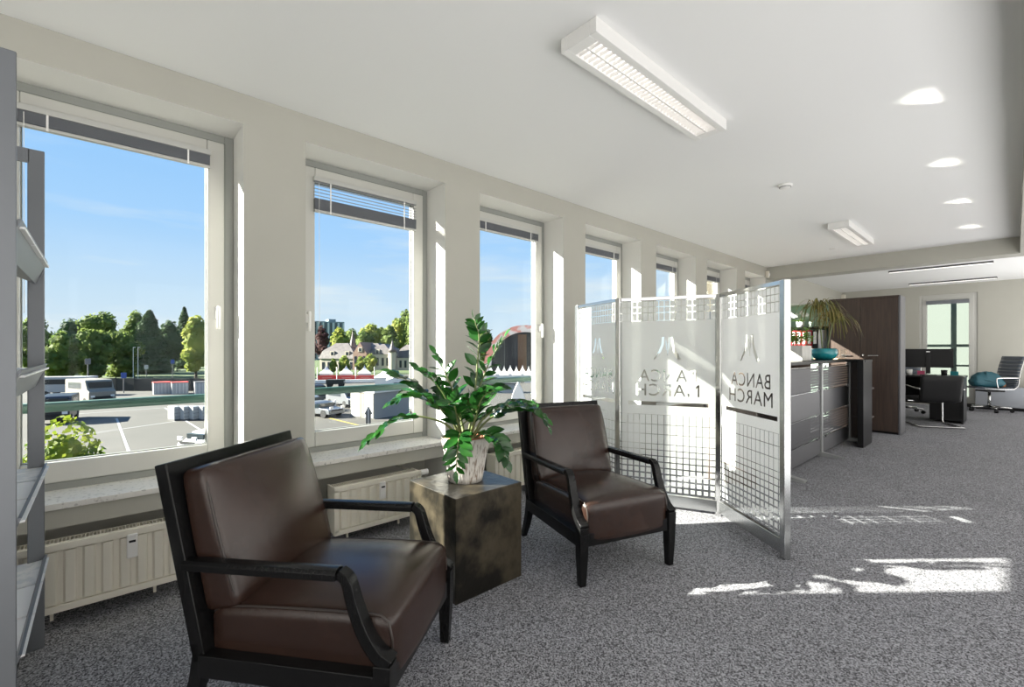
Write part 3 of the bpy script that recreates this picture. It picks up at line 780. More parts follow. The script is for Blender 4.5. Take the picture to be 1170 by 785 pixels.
# things on the counter
t = thing('planter_box', 'grey planter box with bright green foliage on the counter', 'planter', (-1.66, 5.86, 1.08))
MB().box(-.10, .10, -.17, .17, 0, .17, bev=.008).build('box', M['planter'], t)
st = MB(); lf = MB()
for i in range(46):
    p = Vector((random.uniform(-.08, .08), random.uniform(-.15, .15), .16)); q = p+Vector((random.uniform(-.05, .05), random.uniform(-.05, .05), random.uniform(.06, .22)))
    st.tube([p, q], .002, 5)
    for j in range(4):
        a = random.uniform(0, 2*PI); lf.leaf(p.lerp(q, .5+j*.16), (math.cos(a), math.sin(a), .5), (0, 0, 1), .05, .035)
st.build('stems', M['zzstem'], t); lf.build('leaves', M['herb'], t, smooth=True, fix=False)
sp = thing('spider_plant', 'spiky arching plant in a teal bowl on the counter', 'plant', (-1.62, 6.78, 1.08))
MB().lathe([(0, 0), (.085, 0), (.12, .025), (.146, .075), (.140, .125), (.125, .142), (.118, .138), (.13, .08), (0, .08)], seg=40).build('bowl', M['teal'], sp, smooth=True)
MB().lathe([(.124, .08), (.122, .118), (0, .122)], seg=24).build('soil', M['soil'], sp)
for (dx, dy, h_, n) in ((-.03, -.02, .50, 46), (.05, .04, .36, 40)):
    top_ = Vector((dx*1.6, dy*1.6, .12+h_))
    stem = MB().tube(bez([(dx*.5, dy*.5, .11), (dx, dy, .11+h_*.5), top_], 5), .008, 7).build('stem', M['zzstem'], sp, smooth=True)
    lf = MB()
    for i in range(n):
        a = 2*PI*i/n*2.4+random.uniform(-.2, .2); up = random.uniform(-.1, 1.1); R_ = random.uniform(.20, .34)
        d_ = Vector((math.cos(a), math.sin(a), 0))
        P = [top_-Vector((0, 0, .06*random.random())), top_+d_*R_*.4+UV*(.10*up+.05), top_+d_*R_*.75+UV*(.08*up), top_+d_*R_+UV*(.0*up-random.uniform(.05, .26))]
        P = bez(P, 3); m = len(P); sd = d_.cross(UV)
        prev = None
        for k, p in enumerate(P):
            w_ = .007*math.sin(PI*min(.97, .1+.9*k/(m-1)))+.0012
            L_, R2 = lf.b.verts.new(p+sd*w_), lf.b.verts.new(p-sd*w_)
            if prev: lf.b.faces.new((prev[0], prev[1], R2, L_))
            prev = (L_, R2)
    lf.build('leaves', M['spider'], stem, smooth=True, fix=False)
tag(MB().box(-.15, .15, -.12, .12, 0, .012).build('desk_pad', M['tan'], loc=(-1.66, 7.20, 1.08)), 'tan leather pad lying on the counter end', 'desk pad')
t = thing('glass_jar', 'small clear glass behind the teal bowl', 'jar', (-1.50, 7.12, 1.08))
MB().lathe([(0, 0), (.035, 0), (.04, .02), (.04, .13), (.036, .13), (.035, .02), (0, .012)], seg=24).build('body', M['clear'], t, smooth=True)

# ------------------------------------------------------------------ cabinets behind the counter
cb = thing('cabinet', 'tall dark wood two-door cabinet with metal handles', 'cabinet', (-1.51, 8.56, 0))
MB().box(-.43, .40, -.18, .20, .03, 1.96).build('body', M['wenge'], cb)
MB().box(.40, .43, -.20, .20, 0, 1.98, bev=.01).build('side_panel', M['plate'], cb)
MB().box(-.43, .41, -.20, .20, 1.96, 1.98).build('top', M['wenge'], cb)
MB().box(-.41, .40, -.17, .18, 0, .03).build('plinth', M['black'], cb)
for x0, x1, hx in ((-.43, -.034, -.20), (-.030, .40, .12)):
    d_ = MB().box(x0, x1, -.20, -.18, .035, 1.955).build('door', M['wenge'], cb, bev=.002)
    MB().tube(bez([(hx-.05, -.20, 1.12), (hx-.05, -.225, 1.12), (hx+.05, -.225, 1.12), (hx+.05, -.20, 1.12)], 4), .007, 8).build('handle', M['chrome'], d_, smooth=True)
    if x0 > -.1: MB().tube([(x0+.03, -.20, 1.125), (x0+.03, -.212, 1.125)], .011, 12).build('lock', M['chrome'], d_)
bk = thing('bookcase', 'pale green backed open shelf unit left of the dark cabinet', 'bookcase', (-2.30, 8.80, 0))
MB().box(-.36, .36, .17, .19, 0, 1.98).build('back_board', M['mint'], bk)
MB().box(-.37, -.35, -.17, .19, 0, 1.98).box(.33, .35, -.17, .19, 0, 1.98).build('side_panel', M['wplastic'], bk)
for z in (.08, .45, .84, 1.20, 1.57, 1.965): MB().box(-.35, .33, -.17, .17, z-.012, z+.012).build('shelf', M['black' if 1.5 < z < 1.6 else 'wplastic'], bk)
bin_ = None
for i in range(7):
    x = -2.62+i*.078
    lab = 'red binder with white spine label, number %s from the left on the shelf' % ('one', 'two', 'three', 'four', 'five', 'six', 'seven')[i] if i < 5 else ('black binder right of the red ones on the shelf', 'white binder next to the dark cabinet on the shelf')[i-5]
    if i < 5: lab = ('leftmost red binder on the shelf behind the planter', 'second red binder from the left on the shelf', 'middle red binder on the shelf', 'fourth red binder from the left on the shelf', 'last red binder, beside the black one')[i]
    b_ = thing('binder', lab, 'binder', (x+.03, 8.68, 1.212), 0, 'binders on the shelf behind the counter')
    c_ = M['red'] if i < 5 else (M['black'] if i == 5 else M['paper'])
    MB().box(-.033, .033, 0, .24, 0, .315, bev=.003).build('cover', c_, b_)
    MB().box(-.022, .022, -.002, .003, .09, .29).build('spine_label', M['paper'], b_)
orc = thing('orchid', 'white flowering orchid on the shelf above the red binders', 'plant', (-2.42, 8.72, 1.582))
MB().lathe([(0, 0), (.05, 0), (.062, .10), (.056, .10), (0, .085)], seg=20).build('pot', M['wplastic'], orc, smooth=True)
lf = MB()
for i in range(14): a = i*2.4; lf.leaf((0, 0, .09), (math.cos(a), math.sin(a), .45), (0, 0, 1), .15, .045, .2, .3)
lf.build('leaves', M['herb'], orc, smooth=True, fix=False)
MB().tube(bez([(0, 0, .09), (.02, -.02, .22), (.10, -.03, .26)], 5), .003, 6).tube(bez([(0, 0, .09), (-.03, -.02, .2), (-.12, -.03, .24)], 5), .003, 6).build('stem', M['zzstem'], orc)
fw = MB()
for cx_ in (.10, .06, .02, -.05, -.09, -.13):
    for j in range(5):
        a = 2*PI*j/5; fw.leaf((cx_, -.03, .22+.03*math.cos(cx_*40)), (math.cos(a), -.3, math.sin(a)), (0, -1, 0), .04, .034)
fw.build('flowers', M['flower'], orc, smooth=True, fix=False)

# ------------------------------------------------------------------ rear office: desk, monitors, chairs
dk = thing('desk', 'black desk in front of the end wall window', 'desk', (-1.25, 10.72, 0))
MB().box(-.75, .70, -.40, .40, .735, .765, bev=.003).build('desk_top', M['black'], dk)
MB().box(.66, .69, -.38, .38, 0, .735).box(-.74, -.71, -.38, .38, 0, .735).build('side_panel', M['black'], dk)
MB().box(-.71, .66, .20, .22, .25, .735).build('modesty_panel', M['black'], dk)
MB().box(.28, .66, -.36, .20, .04, .72, bev=.004).build('pedestal', M['black'], dk)
def monitor(x, y, rz, label):
    t = thing('monitor', label, 'monitor', (x, y, .765), rz, 'monitors on the rear desk')
    MB().box(-.315, .315, -.012, .015, .135, .455, bev=.006).build('housing', M['screen'], t)
    MB().box(-.03, .03, -.045, -.012, .03, .40, bev=.004).build('stand_column', M['black'], t)
    MB().box(-.11, .11, -.11, .08, 0, .012, bev=.004).build('stand_base', M['black'], t)
    MB().box(-.025, .025, -.016, -.0125, .395, .412).build('emblem', M['steel'], t)
monitor(-1.01, 10.60, .12, 'black monitor seen from behind at the middle of the rear desk')
monitor(-1.64, 10.72, -.25, 'black monitor half hidden by the tall dark cabinet')
for x, y, c_, lab in ((-.80, 10.50, 'black', 'black pen cup right of the monitor stand'), (-1.24, 10.48, 'wplastic', 'white cup left of the monitor stand')):
    t = thing('cup', lab, 'cup', (x, y, .765))
    MB().lathe([(0, 0), (.036, 0), (.042, .10), (.037, .10), (.032, .01), (0, .01)], seg=20).build('body', M[c_], t, smooth=True)
tag(MB().box(-.05, .05, -.004, .004, 0, .07, Matrix.Rotation(-.25, 4, 'X')).build('note_card', M['pink'], loc=(-1.12, 10.78, .765)), 'pink card standing behind the monitor stand', 'card')
tag(MB().box(-.05, .05, -.02, .02, 0, .07).build('tape_holder', M['teal'], loc=(-.70, 10.86, .765)), 'small teal holder under the right edge of the monitor', 'holder')

vc = thing('visitor_chair', 'black cantilever visitor chair with chrome arms facing the desk', 'chair', (-.895, 9.83, 0), math.atan2(.88, -.47)-PI/2)
for s in (-1, 1):
    P = bez([(s*.27, .27, .012), (s*.27, .30, .04)], 2)
    path = [(s*.27, -.30, .014), (s*.27, .24, .014), (s*.27, .29, .03), (s*.27, .305, .08), (s*.27, .31, .35), (s*.27, .30, .56), (s*.27, .27, .615), (s*.27, .20, .63), (s*.27, -.10, .605), (s*.27, -.29, .60)]
    MB().tube(bez(path, 4), .0125, 10).build('tube_frame', M['chrome'], vc, smooth=True)
MB().tube([(-.27, -.29, .014), (.27, -.29, .014)], .0125, 10).build('floor_bar', M['chrome'], vc)
MB().tube([(-.27, .10, .38), (.27, .10, .38)], .010, 10).build('seat_bar', M['chrome'], vc)
MB().rounded((.50, .52, .075), .03, (0, .02, .42), 6).build('seat', M['blackleather'], vc, smooth=True)
mt = Matrix.Translation((0, -.27, .60)) @ Matrix.Rotation(.16, 4, 'X')
MB().rounded((.52, .06, .42), .025, (0, 0, 0), 6, None, mt).build('backrest', M['blackleather'], vc, smooth=True)

def office_chair(label, loc, rz):
    t = thing('office_chair', label, 'office chair', loc, rz, 'office chairs around the rear desk')
    for k in range(5):
        a = 2*PI*k/5+.3; c, s = math.cos(a), math.sin(a)
        lg = MB().tube([(c*.03, s*.03, .10), (c*.30, s*.30, .085)], [.022, .013], 8).build('leg', M['chrome'], t, smooth=True)
        MB().tube([(c*.30-s*.02, s*.30+c*.02, .032), (c*.30+s*.02, s*.30-c*.02, .032)], .032, 14).build('caster', M['black'], lg)
    MB().tube([(0, 0, .08), (0, 0, .40)], [.028, .022], 12).build('gas_column', M['steel'], t, smooth=True)
    MB().box(-.14, .14, -.16, .14, .39, .415, bev=.004).build('mechanism', M['black'], t)
    b = MB()
    n = 9
    for k in range(n):
        b.rounded((.47, .052, .035), .014, (0, .24-k*.055, .455+.004*abs(k-4)), 3)
    b.build('seat', M['greyleather'], t, smooth=True)
    prof = bez([(0, -.24, .46), (0, -.285, .54), (0, -.30, .68), (0, -.335, .86), (0, -.40, 1.08)], 6)
    b = MB(); m = len(prof)
    for k in range(0, m-1, 2):
        p, q = prof[k], prof[min(k+2, m-1)]; d_ = q-p; ang = math.atan2(-d_.y, d_.z)
        mt = Matrix.Translation((p+q)/2) @ Matrix.Rotation(ang, 4, 'X')
        b.rounded((.47, .03, d_.length*.97), .012, (0, 0, 0), 3, None, mt)
    b.build('backrest', M['greyleather'], t, smooth=True)
    for s in (-1, 1):
        MB().tube([Vector((s*.24, .26, .455))]+[Vector((s*.24, -.02, .448)), Vector((s*.24, -.22, .45))]+[p+Vector((s*.24, -.012, 0)) for p in prof[2:]], .011, 8).build('side_rail', M['chrome'], t, smooth=True)
        MB().tube(bez([(s*.25, -.30, .66), (s*.27, -.25, .67), (s*.27, .02, .665), (s*.27, .08, .63), (s*.25, .04, .455)], 5), .011, 8).build('armrest', M['chrome'], t, smooth=True)
    return t
oc = office_chair('grey ribbed office chair against the end wall with a bag on it', (-.34, 12.9, 0), math.radians(128))
dup(oc, (-1.45, 11.55, 0), math.radians(185), 'office chair behind the desk, only its wheeled base showing')
# bag on the chair
bg_ = thing('shoulder_bag', 'teal nylon bag lying on the office chair seat', 'bag', (-.38, 12.86, .472), math.radians(20))
def bagshape(p, h):
    u, w = p.x/h.x, p.z/h.z
    p.z *= 1-.25*u*u; p.y *= 1-.35*max(0, w); p.x += .05*w*math.copysign(1, u)*-1
    p += Vector((.008*math.sin(p.z*60+p.x*25), .01*math.sin(p.x*45), .010*math.sin(p.x*38+p.y*30)))
    return p
MB().rounded((.44, .30, .31), .10, (0, 0, .155), 9, bagshape).build('body', M['bag'], bg_, smooth=True)
MB().tube(bez([(-.13, -.09, .18), (-.05, -.15, .15), (.06, -.14, .12), (.15, -.09, .13)], 5), .012, 6).build('strap', M['bag'], bg_, smooth=True)
MB().rounded((.13, .05, .10), .025, (.20, -.03, .06), 5).build('side_pocket', M['orange'], bg_, smooth=True)
lc = thing('low_cabinet', 'low grey cabinet along the end wall behind the office chair', 'cabinet', (.30, 13.42, 0))
MB().box(-.85, 1.6, -.10, .14, .06, .46, bev=.004).build('body', mat('cool_grey_laminate', (.36, .38, .42), .5), lc)
MB().box(-.85, 1.6, -.09, .14, .0, .06).build('plinth', M['black'], lc)

# ================================================================== outdoors
GZ = -4.5
struct(MB().box(-700, 300, -500, 700, GZ-.3, GZ).build('ground', M['asphalt']), 'grey asphalt parking area', 'ground')
tag(MB().box(-400, -96, -200, 300, GZ, GZ+.03).build('lawn', M['grass']), 'grass park beyond the parking area', 'grass', kind='stuff')
def face(x, y): return math.atan2(y, x)-PI/2          # turned so that its long side lies across the line of sight
rl = thing('railing', 'green painted safety rail running outside the windows', 'railing', (-3.4, 0, 0))
MB().tube([(0, -3.5, .90), (0, 8.6, .90)], .027, 12).build('rail', M['rail'], rl, smooth=True)
for k, y in WS: MB().tube([(.08, y-.165, .90), (0, y-.165, .90)], .012, 8).build('bracket', M['rail'], rl)
# the building's own projecting wing and the yard facade behind the end window
w_ = tag(MB().box(-7.9, -3.4, 15.2, 22, GZ, 9).build('wing_wall', M['facade']), 'beige rendered wing of the building beyond the far windows', 'building'); w_['kind'] = 'structure'
for k, x in enumerate((-7.1, -5.8, -4.4)):
    q = MB().box(x-.5, x+.5, 15.13, 15.2, .6, 2.5).build('wing_window', M['winb'], w_); q['label'] = 'dark window'
yd = MB().box(-3.4, 4.0, 17.0, 17.3, GZ, 7).build('yard_facade', M['palegreen']); struct(yd, 'pale green rendered facade across the yard', 'building')
br = thing('balcony_screen', 'grey green metal balcony rails outside the end wall window', 'railing', (-.98, 14.35, 0))
MB().box(.0, .09, -.03, .03, -.02, 2.6).build('post', M['greypost'], br)
MB().box(-.9, .9, -.02, .02, 1.27, 1.33).build('upper_rail', M['greypost'], br)
MB().box(-.9, .9, -.02, .02, .83, .87).build('lower_rail', M['greypost'], br)
MB().box(-.9, 1.2, -.75, .75, -.14, -.02).build('balcony_slab', M['stone'], br)

# trees
def tree(name, label, x, y, w, h, mtl, base=GZ, n=2600, conical=False, leaf=.45, group=None, seed=0, trunk=.22, core=.82):
    rnd = random.Random(seed+int(x*10)); t = thing(name, label, 'tree', (x, y, base+(.03 if x < -96 else 0)), 0, group)
    MB().tube([(0, 0, 0), (0, 0, h*.6)], [w*.035+.05, w*.015+.02], 8).build('trunk', M['bark'], t)
    b = MB(); blobs = []
    if conical:
        for i in range(26):
            f = i/25; r = w/2*(1-f)**.75+.05*w; blobs.append((Vector((rnd.uniform(-.12, .12)*r, rnd.uniform(-.12, .12)*r, h*(.06+.93*f)-r*.2*f)), r, h*.055+.1*r))
    else:
        for i in range(16):
            a = rnd.uniform(0, 2*PI); rr = rnd.uniform(.1, .62)*w/2; z = h*rnd.uniform(trunk+.06, .80); k = 1-.45*abs((z/h-.5)/.5)**2
            r = w*rnd.uniform(.16, .26); blobs.append((Vector((math.cos(a)*rr*k, math.sin(a)*rr*k, z)), r, r*.85))
        blobs.append((Vector((0, 0, h*.55)), w*.36, h*.34)); blobs.append((Vector((0, 0, h*.82)), w*.22, h*.17))
    for c, r, rz in blobs:                                            # dense core so that the crown is not see-through
        bmesh.ops.create_icosphere(b.b, subdivisions=2, radius=1, matrix=Matrix.Translation(c) @ Matrix.Diagonal((r*core, r*core, rz*core, 1)))
    for i in range(n):
        c, r, rz = blobs[rnd.randrange(len(blobs))]
        v = Vector((rnd.gauss(0, 1), rnd.gauss(0, 1), rnd.gauss(0, 1))).normalized()
        p = c+Vector((v.x*r, v.y*r, v.z*rz))*rnd.uniform(.85, 1.08)
        s = leaf*rnd.uniform(.6, 1.4); u = (v+Vector((rnd.uniform(-.8, .8), rnd.uniform(-.8, .8), rnd.uniform(-.8, .8)))).normalized(); a = u.orthogonal().normalized()*s; d_ = u.cross(a.normalized())*s*.7
        b.poly([p-a, p-d_, p+a, p+d_])
    b.build('crown', M[mtl], t, fix=False)
    return t
G1 = 'park trees beyond the parking lot'
TR = [  # label, x, y, width, height, material, conical
    ('dark green tree at the left edge of the near window view', -151, -11, 9, 14.2, 'tree', 0),
    ('flat topped dark tree behind the white truck', -146.5, -5.0, 9, 13.4, 'treedark', 0),
    ('broad sunlit tree in the middle of the park', -141.5, .5, 10, 15.2, 'tree', 0),
    ('tree behind the big conifer, on its left', -136.5, 6.2, 7, 15.4, 'tree', 0),
    ('tall dark conifer standing behind the two lamp posts', -129, 8.0, 9.0, 14.4, 'treedark', 1),
    ('dark tree filling the gap right of the conifer', -127, 11.5, 6.5, 12.8, 'treedark', 0),
    ('narrow conifer rising behind the yellow green tree', -140, 15.6, 5.4, 16.4, 'treedark', 1),
    ('yellow green round tree near the window frame', -118, 15.2, 7.2, 13.6, 'treelight', 0),
    ('yellow green tree partly behind the window frame', -114, 19.2, 7.5, 13.0, 'treelight', 0),
    ('low broad tree behind the dark car', -134, -6.0, 8, 9.8, 'tree', 0),
    ('low broad tree behind the camper van', -129, -1.8, 9, 10.6, 'tree', 0),
    ('low broad tree behind the blue sign pole', -126, 3.2, 8.5, 10.2, 'tree', 0),
]
KF = (1.0, 1.13, 1.02, 1.16, .1*11, 1.14, 1.22, .93, 1.05, .88, .95, 1.01)
for i, (lb, x, y, w, h, m_, cn) in enumerate(TR):
    f = KF[i]; x, y, w, h = x*f, y*f, w*f, (h*.97-5.7)*f+5.7
    tree('tree', lb, x, y, w, h, m_, conical=bool(cn), group=G1, seed=i, leaf=.38, trunk=.02 if i > 8 else .12)
tree('bush', 'yellow green sunlit shrub growing right below the near window', -13.0, -.55, 2.5, 4.35, 'bushleaf', n=9000, leaf=.062, seed=30, trunk=.3, core=.55)
tree('tree', 'copper red tree in front of the grey office block', -150, 53.0, 5.5, 13.6, 'treered', seed=40, leaf=.4)
G2 = 'trees on the hill behind the mansion'
for i, (dx, px_, w, h) in enumerate(((0, 388, 12, 15.6), (0, 402, 11, 15.2), (0, 415, 11, 14.6), (0, 424, 12, 17.8), (0, 435, 11, 15.8), (0, 445, 11, 17), (0, 454, 11, 20), (0, 463, 12, 23.5), (0, 474, 13, 26))):
    u = (px_-585)/520; D = (200, 217, 186)[i % 3]; w = w*.92*D/200; h = (h-5.7)*D/200+5.7; x = D*(-math.sin(TH)+u*math.cos(TH)); y = D*(math.cos(TH)+u*math.sin(TH))
    nm = ('leftmost, beside the office block', 'left of the slate spire', 'just right of the slate spire', 'round topped and central', 'above the brick gable', 'left of the turret cone', 'above the turret cone', 'right of the turret', 'at the right window frame')[i]
    tree('tree', 'green hillside tree behind the mansion, '+nm, x, y, w, h, 'tree' if i % 3 else 'treelight', seed=50+i, group=G2, leaf=.7, trunk=.05, n=1800)
for i, (x, y, w, h, nm) in enumerate(((-110.2, 41.6, 2.0, 3.6, 'smallest, left'), (-108.8, 43.8, 3.4, 4.4, 'in front of the slate roofed mansion'), (-106, 46.6, 2.6, 4.2, 'left half of the pair by the gable'), (-104.7, 48.4, 3.8, 4.8, 'right half of the pair by the gable'), (-113, 36.2, 3, 7.0, 'tallest, at the left window frame'))):
    tree('tree', 'clipped green garden tree by the mansion, '+nm, x, y, w, h, 'treelight' if i < 4 else 'tree', seed=70+i, group='garden trees before the mansion', leaf=.3, n=900, trunk=.15)
tree('tree', 'dark green tree left of the salmon arch', -109.4, 87.7, 7.5, 12.6, 'tree', seed=80, leaf=.5, n=1500)

# fence and street furniture
def at_px(px_, D):
    u = (px_-585)/520; return D*(-math.sin(TH)+u*math.cos(TH)), D*(math.cos(TH)+u*math.sin(TH))
fe = thing('fence', 'long dark fence along the back of the parking lot', 'fence', (-83.5, 2, GZ), math.atan2(18.2, 16.4))
MB().box(-16, 15, -.06, .06, 0, 1.75).build('panel', M['fence'], fe)
for k in range(13): MB().box(-16+k*2.58-.06, -16+k*2.58+.06, -.12, .0, 0, 1.9).build('post', M['fence'], fe)
for x, y, lb in ((-116.8, 4.8, 'left'), (-116.1, 5.5, 'right')):
    t = thing('lamp_post', 'slim grey lamp post, %s one of the pair before the conifer' % lb, 'lamp post', (x, y, GZ+.03), face(x, y), 'lamp posts by the park')
    MB().tube([(0, 0, 0), (0, 0, 6.2)], [.06, .04], 8).build('pole', M['tent'], t); MB().box(-.05, .35, -.06, .06, 6.14, 6.25).build('lamp_head', M['tent'], t)
for x, y, h_, c_, lb in ((-79.5, 2.3, 2.7, 'blue', 'blue parking sign on a pole by the fence'), (-104.5, 6.1, 3.0, 'vanwhite', 'white sign on a pole behind the fence'), (-104.5, 9.9, 3.9, 'blue', 'tall blue and red sign behind the white containers'), (-80.5, -1.2, 4.6, 'grey', 'grey board on a pole behind the white truck')):
    t = thing('road_sign', lb, 'sign', (x, y, GZ+(.03 if x < -96 else 0)), face(x, y))
    MB().tube([(0, 0, 0), (0, 0, h_)], .06, 8).build('pole', M['grey'], t); MB().box(-.28, .28, -.06, .0, h_-.75, h_, bev=.03).build('sign_plate', M[c_], t)

def vehicle(name, label, x, y, rz, L, Wd, H, body, kind='van', group=None, cat='vehicle'):
    t = thing(name, label, cat, (x, y, GZ), rz, group)
    hood = kind != 'box'
    if kind == 'van': prof = [(-L/2, .35), (L/2, .35), (L/2, H*.52), (L/2-.35, H*.58), (L/2-.9, H*.97), (L/2-1.1, H), (-L/2+.1, H), (-L/2, H*.95)]
    elif kind == 'car': prof = [(-L/2, .3), (L/2, .3), (L/2, H*.5), (L/2-.2, H*.58), (L/2-1.2, H*.64), (L/2-1.9, H*.97), (L/2-2.4, H), (-L/2+.9, H*.98), (-L/2+.2, H*.66), (-L/2, H*.6)]
    else: prof = [(-L/2, .5), (L/2, .5), (L/2, H), (-L/2, H)]
    MB().prism([(-Wd/2, -a, z) for a, z in prof], (Wd, 0, 0)).build('body', M[body], t, bev=.05)
    # front is towards -y
    MB().box(-Wd*.42, Wd*.42, -L/2+(1.25 if kind == 'car' else .45), -L/2+(1.9 if kind == 'car' else .85), H*.66, H*.92).build('windscreen', M['carglass'], t)
    MB().box(-Wd*.36, Wd*.36, -L/2-.03, -L/2+.05, .55, .55+.22*H*.5).build('grille', M['tyre'], t)
    for sx_ in (-1, 1):
        MB().box(sx_*Wd*.36-.16, sx_*Wd*.36+.16, -L/2-.035, -L/2+.05, .75, .95).build('headlight', M['tent'], t)
        MB().box(sx_*(Wd/2+.004)-.004, sx_*(Wd/2+.004)+.004, -L*.18, L*.36, H*.62, H*.88).build('side_window', M['carglass'], t)
        for sy_ in (-1, 1):
            MB().tube([(sx_*(Wd/2-.2), sy_*L*.32, .34), (sx_*(Wd/2+.02), sy_*L*.32, .34)], .34, 16).build('wheel', M['tyre'], t)
    return t
vehicle('camper_van', 'beige boxy camper van parked in the lot', -67.4, -.8, face(-67.4, -.8)+.35, 5.6, 2.3, 2.55, 'beige', 'van')
vehicle('box_truck', 'white box truck parked behind the camper van', -79.5, -3.0, face(-79, -3)+1.1, 5.2, 2.1, 2.4, 'vanwhite', 'box')
vehicle('car', 'dark off-road car at the left of the lot behind the shrub', -51.6, -2.5, face(-51.6, -2.5)-.15, 4.4, 1.9, 2.1, 'vandark', 'van')
vehicle('car', 'silver car parked left of the white kiosk', -40.4, 14.2, face(-38.8, 14.5)+.7, 4.0, 1.65, 1.25, 'silver', 'car', cat='car')
vehicle('car', 'white car with red tail at the window frame edge', -44.5, 14.8, face(-44, 14.8)+1.0, 4.0, 1.7, 1.4, 'vanwhite', 'car', cat='car')
vehicle('car', 'dark estate car behind the silver car', -57.0, 19.4, face(-49, 17)+.4, 4.4, 1.8, 1.5, 'vandark', 'car', cat='car')
vehicle('pickup_truck', 'grey pickup beside the white kiosk', -46.0, 18.6, face(-45, 18)+.5, 4.6, 1.9, 1.7, 'silver', 'van')
vehicle('box_truck', 'olive truck body in front of the red banners', -70, 26.8, face(-70, 26.8)+1.4, 2.6, 1.6, 1.2, 'fence', 'box')
for i, (x, y, w, h_, lb) in enumerate(((-74.6, 5.9, 1.75, 1.55, 'left white site container with red roof edge'), (-73.2, 7.65, 1.75, 1.55, 'right white site container with red roof edge'), (-71.1, 9.9, 1.8, 1.6, 'white slatted container at the window frame'))):
    t = thing('container', lb, 'container', (x, y, GZ), face(x, y)+.1, 'white site containers')
    MB().box(-w/2, w/2, -.8, .8, 0, h_, bev=.02).build('body', M['vanwhite'], t); MB().box(-w/2-.03, w/2+.03, -.83, .83, h_-.08, h_+.02).build('roof_edge', M['banner' if i < 2 else 'grey'], t)
    for k in range(5): MB().box(-w/2+.1+k*.36, -w/2+.14+k*.36, -.825, -.80, .1, h_-.12).build('rib', M['tent'], t)
for k in range(5):
    x, y = -44.9+.62*(k-2)*.72, 5.6+.72*(k-2)*.80
    t = thing('liquid_tank', 'white caged liquid tank in the row, ' + ('leftmost', 'second from the left', 'middle one', 'second from the right', 'rightmost')[k], 'tank', (x, y, GZ), face(x, y)+.45, 'white tanks in the lot')
    MB().box(-.24, .24, -.5, .5, .12, 1.15, bev=.04).build('tank', M['vanwhite'], t); MB().box(-.23, .23, -.52, .52, 0, .12).build('pallet', M['grey'], t)
    for z in (.3, .6, .9): MB().box(-.235, .235, -.515, .515, z, z+.025).build('cage_bar', M['grey'], t)
vehicle('white_van', 'white van corner at the lower edge of the near window', -31.2, 4.9, face(-31, 4.6)-.9, 3.2, 1.5, 1.1, 'tent', 'van')
b = MB()
for (xa, ya), (xb, yb_) in (((-50.3, 1.0), (-27.0, 1.25)), ((-56.3, 4.7), (-36.0, 5.4)), ((-56, -3.5), (-56.3, 4.7)), ((-41, -3), (-45, 4.5))):
    d_ = Vector((xb-xa, yb_-ya, 0)).normalized(); n_ = Vector((-d_.y, d_.x, 0))*.07
    b.poly([Vector((xa, ya, GZ+.01))+n_, Vector((xa, ya, GZ+.01))-n_, Vector((xb, yb_, GZ+.01))-n_, Vector((xb, yb_, GZ+.01))+n_])
struct(b.build('road_markings', M['paint']), 'white parking lines', 'road markings')
b = MB(); A, B_ = Vector((-38.4, 14.2, GZ+.01)), Vector((-31.4, 14.6, GZ+.01)); n_ = Vector((0, .10, 0)); b.poly([A+n_, A-n_, B_-n_, B_+n_])
struct(b.build('road_markings', M['yellow']), 'yellow painted line on the asphalt', 'road markings')

kx, ky = at_px(428, 37.5)
k_ = thing('kiosk', 'white flat roofed kiosk container behind the plant', 'kiosk', (kx, ky, GZ), .306)
kside = mat('kiosk_panel', (.30, .29, .27), .7)
MB().box(-2.9, 0, 0, 4.6, 0, 2.15).build('body', kside, k_, bev=.02)
MB().box(-3.05, .12, -.12, 4.75, 2.15, 2.33).build('roof', M['tent'], k_, bev=.02)
for x in (-2.2, -.65): MB().box(x-.55, x+.55, -.05, 0, .08, 2.1).build('door_panel', kside, k_)
MB().box(-1.60, -1.25, -.03, 0, .08, 2.1).build('wall_recess', M['beige'], k_)
ar = thing('arrow_sign', 'grey arrow shaped totem standing before the kiosk', 'sign', (-32.1, 14.7, GZ), face(-32.1, 14.7))
MB().prism([(-.18, 0, 0), (.18, 0, 0), (.18, 0, .95), (.30, 0, .95), (0, 0, 1.55), (-.30, 0, .95), (-.18, 0, .95)], (0, .12, 0)).build('body', M['grey'], ar, bev=.01)
MB().box(-.03, .03, -.01, .0, .02, 1.4).build('centre_strip', M['tent'], ar)
for i, (x, y) in enumerate(((-83.5, 30.4), (-81.1, 33.0), (-78.9, 35.5))):
    t = thing('banner', 'red fence banner, %s of the three before the mansion' % ('left', 'middle', 'right')[i], 'banner', (x, y, GZ), face(x, y), 'red banners on the site fence')
    MB().box(-1.6, 1.6, -.03, .03, .25, 1.15).build('cloth', M['banner'], t)
    MB().box(-.8, .8, -.036, -.03, .62, .74).build('print', M['tentred'], t)
    for sx_ in (-1.62, 1.62): MB().tube([(sx_, 0, 0), (sx_, 0, 2.6)], .07, 6).build('pole', M['tent'], t)
